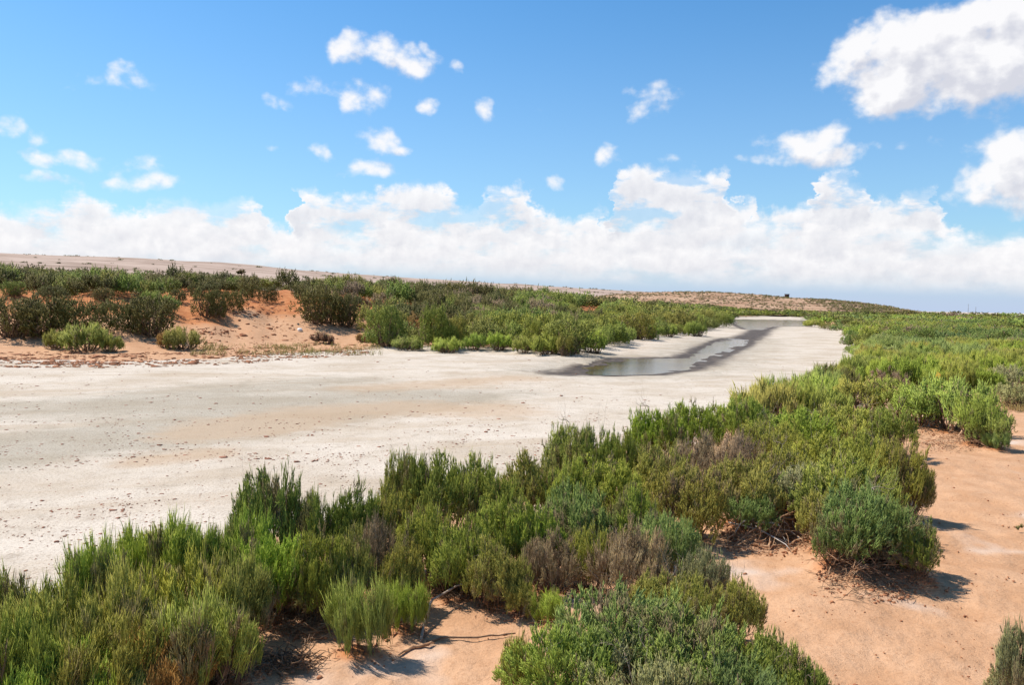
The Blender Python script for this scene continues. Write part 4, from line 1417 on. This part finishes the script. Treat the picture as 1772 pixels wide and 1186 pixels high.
# pale trunk, exposed root and leaning rod at the spreading shrub
big = shrub_at(1655, 690)
f0 = P3(1606, 738)
dep = np.hypot(*f0[:2])
s_ = dep / F
g = Geo()
g.tube([f0 + np.array((0, 0, -.05)), f0 + np.array((.2 * s_ * 5, 0, 14 * s_)), f0 + np.array((7 * s_, 0, 30 * s_)), f0 + np.array((12 * s_, .1, 46 * s_))], (5.2 * s_, 3.4 * s_, 2.4 * s_, 1.8 * s_), 7)
child_world('trunk', g, big['obj'], WOOD_PALE)
for k, (dx, dz, r_) in enumerate(((24, 24, 1.3), (38, 34, 1.2), (16, 52, 1.3))):
    g = Geo()
    q = f0 + np.array((5 * s_, 0, 22 * s_))
    g.tube(jit(smooth_path([q, q + np.array((dx * .5 * s_, .05, dz * .25 * s_)), q + np.array((dx * s_, .15, dz * .6 * s_))], 7), rng, .015), np.linspace(r_ * s_, .5 * s_, 7), 5)
    child_world('bough', g, big['obj'], WOOD_GREY)
for dx in (14, 26, -12):
    g = Geo()
    e = P3(1606 + dx, 742)
    g.tube(smooth_path([f0 + np.array((0, 0, .08)), (f0 + e) / 2 + np.array((0, 0, .05)), e], 7), np.linspace(2.2 * s_, .8 * s_, 7), 5)
    child_world('root', g, big['obj'], WOOD_ORANGE)
a, b = P3(1660, 762, .03), P3(1676, 752, 22 * s_)
g = Geo()
g.tube(jit(smooth_path([a, a * .6 + b * .4 + np.array((0, 0, .06)), b], 8), rng, .012), (1.3 * s_, 1.4 * s_, 2.0 * s_, 1.8 * s_, 1.5 * s_, 1.2 * s_, 1.0 * s_, .7 * s_), 6)
branch(g, a * .5 + b * .5, norm(np.array((-.6, 0, .7))), .3, 1.0 * s_, rng, 1, .3)
tag(part('snag', g, None, WOOD_ORANGE), 'sand coloured forked root snag standing in sand before the dark underside of the spreading shrub', 'snag')
a, b = P3(1646, 735, .40), P3(1738, 772, .05)
g = Geo()
g.tube(smooth_path([a, (a + b) / 2 + np.array((0, 0, -.02)), b], 8), np.full(8, .010), 5)
tag(part('rod', g, None, WOOD_PALE), 'thin straight pale rod leaning down to the right under the spreading shrub', 'rod')


# heaps of brown brushwood on the orange clearing
def brush_heap(px, py, w_, n, lab, mat):
    c = P3(px, py)
    g = Geo()
    R_ = w_ / 2 / F * np.hypot(*c[:2])
    for i in range(n):
        a = rng.rand() * 6.283
        p = c + np.array((rng.randn() * R_ * .4, rng.randn() * R_ * .35, .01 + abs(rng.randn()) * R_ * .14))
        d = norm(np.array((math.cos(a), math.sin(a) * .6, rng.uniform(-.1, .5))))
        branch(g, p, d, R_ * rng.uniform(.35, .8), rng.uniform(.003, .006), rng, 0, .3, 1, -.02, 4)
    tag(part('brushwood_heap', g, None, mat), lab, 'brushwood')


brush_heap(508, 1152, 120, 150, 'small heap of brown twigs on orange sand at the bottom left of the clearing', WOOD_BROWN)
brush_heap(520, 1052, 120, 110, 'tangle of sand coloured twigs left of the upright tuft', WOOD_ORANGE)
brush_heap(800, 1010, 130, 130, 'heap of reddish twigs under the shrubs behind the grey branch', WOOD_ORANGE)
brush_heap(1480, 985, 110, 90, 'fringe of dry straw under the big blue green mound shrub', WOOD_ORANGE)
brush_heap(1690, 768, 90, 80, 'heap of orange roots and straw below the spreading shrub', WOOD_ORANGE)

# white stone and cushion plant on the far bank
p = P3(519, 574)
g = Geo()
k_ = np.hypot(*p[:2]) / F
g.lump(p + np.array((0, 0, 2.2 * k_)), (4.6 * k_, 4 * k_, 3.6 * k_), rng, .22, 2)
tag(part('stone', g, None, plain_material('white_stone', (0.70, 0.66, 0.60, 1), (0.82, 0.80, 0.76, 1), 6)), 'single white stone at the foot of the red slope', 'stone')
p = P3(553, 596)
k_ = np.hypot(*p[:2]) / F
cu = thing('cushion_plant', 'small cushion plant with brown front and green top alone on pale sand', 'plant', p + np.array((0, 2.0 * 12 * k_ * .5, 0)))
(Vc, F3c, F4c, Tc), _ = crown(901, 18 * k_, 24 * k_, lobes=6, sprigs=700, sides=2, L=(5 * k_, 9 * k_), W=1.5 * k_, up=.5, near=False, dry=.1, low_dry=.2)
brown = (Vc[:, 1] < 2 * k_) & (Vc[:, 2] < 19 * k_)
tri_b = brown[F3c[:, 0]]
for sel, hue in ((tri_b, (0.22, 0.125, 0.075)), (~tri_b, (0.10, 0.125, 0.04))):
    me = mesh_from('foliage', Vc, [F3c[sel]], False, {'tint': Tc})
    o = link('foliage', me, cu, FOL)
    o.color = (*hue, 1)
g = Geo()
for i in range(9):
    q = P3(568 + rng.uniform(0, 12), 590 + rng.uniform(-4, 6))
    g.lump(q + np.array((0, 0, k_ * 2)), rng.uniform(2.0, 5, 3) * k_, rng, .3, 2)
tag(part('clod_pile', g, None, CLOD), 'little pile of orange clods right of the cushion plant', 'clods')

# lone tree and others on the skyline
for px, ytop, ybase, wpx, lab, hue in ((417, 462, 490, 13, 'lone round crowned tree on a thin trunk standing above the left skyline', 'rust'),):
    d_ = 135.0
    h2 = pix_dir(px, 480)[:2]
    h2 = h2 / np.hypot(*h2)
    x_, y_ = h2 * d_
    zb = gz_at(x_, y_)[0]
    zt = CAM[2] + (pix_dir(px, ytop)[2] / np.hypot(*pix_dir(px, ytop)[:2])) * d_
    R_ = wpx / 2 / F * d_
    t_ = thing('tree', lab, 'tree', (x_, y_, zb))
    g = Geo()
    g.tube([(x_, y_, zb - .1), (x_ + .1, y_, zb + (zt - zb) * .4), (x_, y_, zt - R_)], (.16, .11, .07), 6)
    for k in range(5):
        branch(g, (x_, y_, zt - R_ * 1.6), norm(np.array((rng.randn(), rng.randn(), 1.2))), R_ * 1.1, .05, rng, 1)
    part('trunk', g, t_, WOOD_BROWN)
    (Vc, F3c, F4c, Tc), _ = crown(911, R_, R_ * 2.3, lobes=7, sprigs=500, sides=2, L=(.15, .3), W=.10, up=.4, near=False, lobe_r=(.4, .6))
    Vc[:, 2] += (zt - zb) - R_ * 2.35
    o = link('crown', mesh_from('crown', Vc, [F3c], False, {'tint': Tc}), t_, FOL)
    o.color = (.13, .10, .04, 1)

# hut on the hill crest
hp = HV.reshape(50, 180, 3)[24, int((1363 - 940) / 740 * 179)]
s_ = np.hypot(*hp[:2]) / F
hut = thing('hut', 'tiny dark hut alone on the hill crest', 'hut', hp)
g = Geo()
g.box(hp + np.array((0, 0, 2.2 * s_)), (6.4 * s_, 4 * s_, 5.2 * s_))
part('wall', g, hut, plain_material('hut_wall', (0.055, 0.03, 0.025, 1), (0.09, 0.05, 0.04, 1), 1), False)
g = Geo()
g.box(hp + np.array((0, 0, 5.0 * s_)), (7.2 * s_, 4.8 * s_, .7 * s_))
part('roof', g, hut, plain_material('hut_roof', (0.06, 0.08, 0.09, 1), (0.09, 0.12, 0.14, 1), 1), False)
g = Geo()
g.box(hp + np.array((2.4 * s_, -2.0 * s_, 2.3 * s_)), (1.2 * s_, .25 * s_, 3.0 * s_))
part('door', g, hut, plain_material('hut_door', (0.05, 0.10, 0.14, 1), (0.07, 0.14, 0.2, 1), 1), False)
# masts on the far plain
for px, ytop, ybase, lab in ((1675, 526, 544, 'taller thin grey mast on the plain at right'), (1688, 531, 545, 'shorter thin grey mast on the plain at right')):
    d_ = 1500.0
    b_ = pix_dir(px, ybase)
    t2 = pix_dir(px, ytop)
    h2 = b_[:2] / np.hypot(*b_[:2])
    zb, zt = CAM[2] + b_[2] / np.hypot(*b_[:2]) * d_, CAM[2] + t2[2] / np.hypot(*t2[:2]) * d_
    x_, y_ = h2 * d_
    g = Geo()
    g.tube([(x_, y_, zb - 6), (x_, y_, (zb + zt) / 2), (x_, y_, zt)], (.45, .4, .3), 6)
    g.box((x_, y_, zt - 1.0), (2.0, .3, .3))
    g.box((x_, y_, zt - 3.0), (1.6, .3, .3))
    tag(part('mast', g, None, plain_material('mast_steel', (0.30, 0.32, 0.34, 1), (0.34, 0.36, 0.38, 1), 1), False), lab, 'mast')
# pale stump in the right hand scrub, yellow sprig
p = P3(1558, 612)
s_ = np.hypot(*p[:2]) / F
g = Geo()
g.tube([p, p + np.array((-2 * s_, 0, 9 * s_)), p + np.array((-4 * s_, 0, 18 * s_))], (4 * s_, 3.4 * s_, 2.0 * s_), 6)
branch(g, p + np.array((-1 * s_, 0, 6 * s_)), norm(np.array((.7, 0, .8))), 9 * s_, 1.6 * s_, rng, 1, .2)
tag(part('stump', g, None, WOOD_PALE), 'pale grey broken stump showing among green shrubs of the right bank', 'stump')
x_, y_ = place_top(1626, 632, 1.25)
p = np.array((x_, y_, gz_at(x_, y_)[0] + .7))
g = thing('yellow_sprig', 'tiny orange yellow sprig on top of the right bank scrub', 'sprig', p)
(Vc, F3c, F4c, Tc), _ = crown(921, .09, .35, lobes=4, sprigs=120, sides=2, L=(.08, .16), W=.03, up=.8, near=False, dry=0, low_dry=0)
o = link('foliage', mesh_from('foliage', Vc, [F3c], False, {'tint': Tc}), g, FOL)
o.color = (.34, .20, .03, 1)
# twiggy seedling at the right edge
p = P3(1769, 922)
t_ = thing('seedling', 'tiny twiggy seedling on bare sand at the right edge', 'seedling', p)
(Vc, F3c, F4c, Tc), _ = crown(931, .07, .11, lobes=4, sprigs=110, sides=2, L=(.02, .05), W=.008, up=.6, near=False, dry=.3)
o = link('foliage', mesh_from('foliage', Vc, [F3c], False, {'tint': Tc}), t_, FOL)
o.color = (.12, .11, .04, 1)


# ------------------------------------------------------------------ loose stuff on the ground
def scatter_lumps(name, pts, sizes, flat, mat, label, cat, seed, rough=.3):
    rng = np.random.RandomState(seed)
    V0, F0 = ICO[1]
    n = len(pts)
    a = rng.rand(n) * 6.283
    k = 1 + rough * rng.randn(n, len(V0), 1).clip(-1.5, 1.5)
    sx = sizes * rng.uniform(.7, 1.5, n)
    sy = sizes * rng.uniform(.6, 1.1, n)
    sz = sizes * flat * rng.uniform(.6, 1.4, n)
    L_ = V0[None] * k * np.stack([sx, sy, sz], -1)[:, None]
    ca, sa = np.cos(a)[:, None], np.sin(a)[:, None]
    W_ = np.stack([L_[..., 0] * ca - L_[..., 1] * sa, L_[..., 0] * sa + L_[..., 1] * ca, L_[..., 2]], -1) + pts[:, None]
    F_ = (F0[None] + (np.arange(n) * len(V0))[:, None, None]).reshape(-1, 3)
    return stuff(link(name, mesh_from(name, W_.reshape(-1, 3), [F_]), mat=mat), label, cat)


def px_scatter(n, x0, x1, y0, y1, keep, seed, power=1.0):
    rng = np.random.RandomState(seed)
    out = []
    u, v_ = rng.uniform(x0, x1, n), y0 + (y1 - y0) * rng.rand(n) ** power
    for zpl in (0.0,):
        P_ = on_plane(u, v_, zpl)
    z_, k_ = land(P_[:, 0], P_[:, 1])
    P_[:, 2] = z_
    return P_[keep(P_, k_, rng)]


def bed_keep(P_, k_, rng):
    d = np.minimum(k_['dl'], k_['dr'])
    clump = fbm(P_[:, 0] * .5, P_[:, 1] * .5, 3)
    wetn = np.full(len(P_), True)
    for poly in (POOL_NEAR, POOL_FAR):
        wetn &= ~inside(P_[:, 0], P_[:, 1], poly)
    return k_['ins'] & wetn & (clump + rng.randn(len(P_)) * .5 > .15)


A_ = px_scatter(20000, -150, 1300, 720, 1100, bed_keep, 1)
B_ = px_scatter(7000, -150, 1480, 615, 800, bed_keep, 2)
rng = np.random.RandomState(3)
scatter_lumps('crust_debris', np.vstack([A_, B_]), np.concatenate([rng.gamma(1.6, .0055, len(A_)) + .004, rng.gamma(1.7, .0085, len(B_)) + .006]), .3, FLAKE, 'scattered reddish flakes and crumbs on the white bed', 'flakes', 4)


def edge_keep(P_, k_, rng):
    return (k_['wl'] > .5) & (k_['dl'] < 3.2) & (fbm(P_[:, 0] * .35, P_[:, 1] * .8, 3) + rng.randn(len(P_)) * .35 > .12)


E_ = px_scatter(16000, -200, 640, 604, 650, edge_keep, 5)
rng = np.random.RandomState(6)
scatter_lumps('edge_debris', E_ + np.array((0, 0, .01)), rng.gamma(1.6, .028, len(E_)) + .012, .3, CLOD, 'band of brown driftweed litter along the far bed edge', 'litter', 7)


def gully_keep(P_, k_, rng):
    return (k_['wl'] > .5) & (k_['dl'] > 2) & (fbm(P_[:, 0] * .3, P_[:, 1] * .3, 3) + rng.randn(len(P_)) * .4 > .25)


def on_land(n, x0, x1, y0, y1, keep, seed):
    rng = np.random.RandomState(seed)
    out = []
    u, v_ = rng.uniform(x0, x1, n), rng.uniform(y0, y1, n)
    us = np.linspace(x0, x1, 60)
    cols = []
    for q in us:                       # ground depth along 60 columns, then interpolated
        d = pix_dir(q, (y0 + y1) / 2)
        h = d[:2] / np.hypot(*d[:2])
        t = np.geomspace(3, 300, 500)
        z_ = gz_at(h[0] * t, h[1] * t)
        _, vv, _ = project(np.stack([h[0] * t, h[1] * t, z_], -1))
        m = np.minimum.accumulate(vv)
        cols.append(np.interp(-np.linspace(y0, y1, 80)[::-1], -m[::-1][np.argsort(-m[::-1])], t[::-1][np.argsort(-m[::-1])])[::-1] if False else np.interp(np.linspace(y0, y1, 80), m[::-1], t[::-1]))
    cols = np.array(cols)
    fi = (u - x0) / (x1 - x0) * 58.999
    fj = (v_ - y0) / (y1 - y0) * 78.999
    i, j = fi.astype(int), fj.astype(int)
    t = cols[i, j] * (1 - (fj - j)) + cols[i, j + 1] * (fj - j)
    d = pix_dir(u, v_)
    h = d[:, :2] / np.hypot(d[:, 0], d[:, 1])[:, None]
    P_ = np.column_stack([h * t[:, None], np.zeros(n)])
    z_, k_ = land(P_[:, 0], P_[:, 1])
    P_[:, 2] = z_
    return P_[keep(P_, k_, rng)]


G_ = on_land(5200, 250, 680, 500, 606, gully_keep, 8)
rng = np.random.RandomState(9)
scatter_lumps('slope_debris', G_, rng.gamma(1.4, .032, len(G_)) + .015, .45, CLOD, 'red clods and crumbs strewn down the red slope', 'clods', 10)


def sand_keep(P_, k_, rng):
    return (k_['wl'] < .5) & (k_['dr'] > .5) & (~k_['ins']) & (fbm(P_[:, 0] * 1.1, P_[:, 1] * 1.1, 3) + rng.randn(len(P_)) * .45 > .45)


S_ = on_land(12000, 380, 1800, 720, 1200, sand_keep, 11)
rng = np.random.RandomState(12)
scatter_lumps('sand_debris', S_, rng.gamma(1.3, .0035, len(S_)) + .002, .6, CLOD, 'small red crumbs strewn over the orange sand', 'crumbs', 13)


def foot_scatter(seed, n):
    """crumbled red earth under the near shrubs"""
    rng = np.random.RandomState(seed)
    out = []
    for s in SHRUBS:
        if math.hypot(s['x'], s['y']) < 13 and s['y'] < 13:
            for k in range(n):
                a, q = rng.rand() * 6.283, s['R'] * rng.uniform(.3, 1.15)
                out.append((s['x'] + q * math.cos(a), s['y'] + q * math.sin(a)))
    out = np.array(out)
    z_, k_ = land(out[:, 0], out[:, 1])
    m = ~k_['ins']
    return np.column_stack([out, z_])[m]


Ff = foot_scatter(14, 70)
rng = np.random.RandomState(15)
scatter_lumps('foot_debris', Ff, np.minimum(rng.gamma(1.4, .006, len(Ff)) + .003, .018), .6, CLOD, 'crumbled red earth under the near shrubs', 'clods', 16)


def straw(name, pts, length, w_, mat, label, cat, seed, lie=.15, color=None):
    rng = np.random.RandomState(seed)
    n = len(pts)
    a = rng.rand(n) * 6.283
    d = norm(np.stack([np.cos(a), np.sin(a), np.abs(rng.randn(n)) * lie], -1))
    L_ = length * rng.uniform(.5, 1.4, n)
    V_, F3_, F4_, T_ = spikes(pts + np.array((0, 0, .006)), d, L_, np.full(n, w_), rng.randn(n, 3) * L_[:, None] * .12, rng.rand(n), np.zeros(n), rng, True)
    o = link(name, mesh_from(name, V_, [F3_, F4_], False, {'tint': T_}), mat=mat)
    if color:
        o.color = color
    return stuff(o, label, cat)


Ft = foot_scatter(17, 30)
straw('straw_litter', Ft, .12, .007, WOOD_ORANGE, 'fallen straw and twig bits under the near shrubs', 'litter', 18)
HEAPS = [((450, 605), (1028, 1112)), ((740, 915), (985, 1052)), ((1240, 1425), (885, 965)), ((1415, 1610), (945, 1045)), ((300, 470), (1120, 1180)), ((1560, 1720), (735, 785))]
for q, (xr, yr) in enumerate(HEAPS):
    def heap_keep(P_, k_, r, xr=xr, yr=yr):
        u_, w_, _ = project(P_)
        e = ((u_ - sum(xr) / 2) / (xr[1] - xr[0]) * 2) ** 2 + ((w_ - sum(yr) / 2) / (yr[1] - yr[0]) * 2) ** 2
        return (~k_['ins']) & (e + .35 * r.randn(len(P_)) < .9)
    pts = on_land(900, xr[0], xr[1], yr[0], yr[1], heap_keep, 60 + q)
    rng = np.random.RandomState(70 + q)
    scatter_lumps('earth_debris', pts + np.array((0, 0, .004)), np.minimum(rng.gamma(1.5, .0055, len(pts)) + .003, .017), .7, CLOD, 'crumbled red earth and straw heaped at the shrub feet', 'clods', 80 + q, .4)
    pts = on_land(700, xr[0], xr[1], yr[0], yr[1], heap_keep, 90 + q)
    straw('straw_litter', pts + np.array((0, 0, .012)), .13, .006, WOOD_ORANGE if q % 2 == 0 else WOOD_BROWN, 'fallen straw and twig bits heaped at the shrub feet', 'litter', 95 + q, .3)
# thin grass on the far sand
g_ = on_land(1400, 330, 660, 598, 616, lambda P_, k_, r: (k_['wl'] > .5) & (fbm(P_[:, 0] * .5, P_[:, 1] * .5, 2) + r.randn(len(P_)) * .3 > 0), 19)
straw('grass', np.repeat(g_, 3, 0) + np.random.RandomState(1).randn(len(g_) * 3, 3) * np.array((.05, .05, 0)), .22, .018, FOL, 'sparse thin grass along the far bed edge below the red slope', 'grass', 20, 3.0, (.26, .22, .075, 1))
g_ = on_land(260, 1735, 1790, 690, 715, lambda P_, k_, r: r.rand(len(P_)) < .9, 22)
straw('dry_grass', np.repeat(g_, 3, 0) + np.random.RandomState(2).randn(len(g_) * 3, 3) * np.array((.04, .04, 0)), .18, .012, FOL, 'sparse dry grass on the red bank at the right edge', 'grass', 23, 2.5, (.26, .19, .08, 1))

# ------------------------------------------------------------------ labels that single out each shrub
MARKS = [('the near pool', 1110, 636), ('the narrow water strip', 1245, 603), ('the far pool', 1335, 561), ('the root tangle', 1320, 925), ('the fallen grey branch', 800, 1060), ('the orange clearing', 650, 1130),
         ('the red gully', 440, 560), ('the white stone', 523, 571), ('the cushion plant', 553, 586), ('the hilltop hut', 1363, 513), ('the lone round tree', 417, 468), ('the forked snag', 1668, 752), ('the pale stump', 1557, 600),
         ('the big brown shrub', 1090, 925), ('the mound shrub', 1520, 920), ('the bottom left corner', 20, 1170), ('the bottom edge shrubs', 1150, 1090), ('the upright tuft', 622, 1030), ('the left picture edge', -45, 560), ('the right picture edge', 1835, 600),
         ('the domed thicket shrub', 475, 850), ('the rusty shrub', 735, 568), ('the pool tip shrub', 1028, 592), ('the bleached bare shrub', 705, 505), ('the yellow sprig', 1626, 640), ('the bed corner shrub', 1498, 606), ('the spreading shrub', 1655, 690)]


def relation(u, v_, mu, mv):
    dx, dy = u - mu, (v_ - mv) * 1.6
    dist = math.hypot(dx, dy)
    q = 'just' if dist < 60 else 'a little' if dist < 130 else 'well' if dist < 260 else 'far'
    a = math.degrees(math.atan2(-dy, dx)) % 360
    w_ = ('right of', 'above and right of', 'above', 'above and left of', 'left of', 'below and left of', 'below', 'below and right of')[int((a + 22.5) // 45) % 8]
    return dist, f'{q} {w_}'


used = {s['label'] for s in SHRUBS if s['label']}
GROUPS = {'T': 'samphire tufts of the near bank', 'S': 'samphire shrubs of the near bank', 'B': 'rounded shrubs of the near bank', 'D': 'dried shrubs of the near bank', 'P': 'spiky shrubs along the bed edges', 'K': 'shrubs of the far bank', 'W': 'bare shrubs of the scrub'}
FORM = {'T': 'spiky tuft', 'S': 'spiky shrub', 'B': 'rounded shrub', 'D': 'twiggy shrub', 'P': 'spiky shrub', 'K': 'rounded shrub', 'W': 'bare shrub'}
left_over = 0
for s in SHRUBS:
    o = s['obj']
    u, v_, dep = project(np.array((s['x'], s['y'], o.location.z + s['h'] * .6)))
    wpx = 2 * s['R'] / dep * F
    size = 'small' if wpx < 38 else 'large' if wpx > 150 else 'middling' if wpx > 85 else ''
    tone = HUE[s['hue']][1]
    head = ' '.join(x for x in (size, tone, FORM[s['kind']]) if x)
    if not s['label']:
        rel = sorted((relation(u, v_, mu, mv) + (nm,) for nm, mu, mv in MARKS), key=lambda t: t[0])
        lab = None
        for d_, r1, nm in rel[:3]:
            c = f'{head} {r1} {nm}'
            if c not in used:
                lab = c
                break
        if lab is None:
            for k1 in range(3):
                for k2 in range(k1 + 1, 7):
                    c = f'{head} {rel[k1][1]} {rel[k1][2]}, {rel[k2][1].replace("a little ", "").replace("just ", "").replace("well ", "").replace("far ", "")} {rel[k2][2]}'
                    if c not in used and len(c.split()) <= 16:
                        lab = c
                        break
                if lab:
                    break
        if lab is None:
            left_over += 1
            lab = f'{head} {rel[0][1]} {rel[0][2]}'
        s['label'] = lab
        used.add(lab)
    tag(o, s['label'], 'shrub', GROUPS[s['kind']])
print('labels shared', left_over)
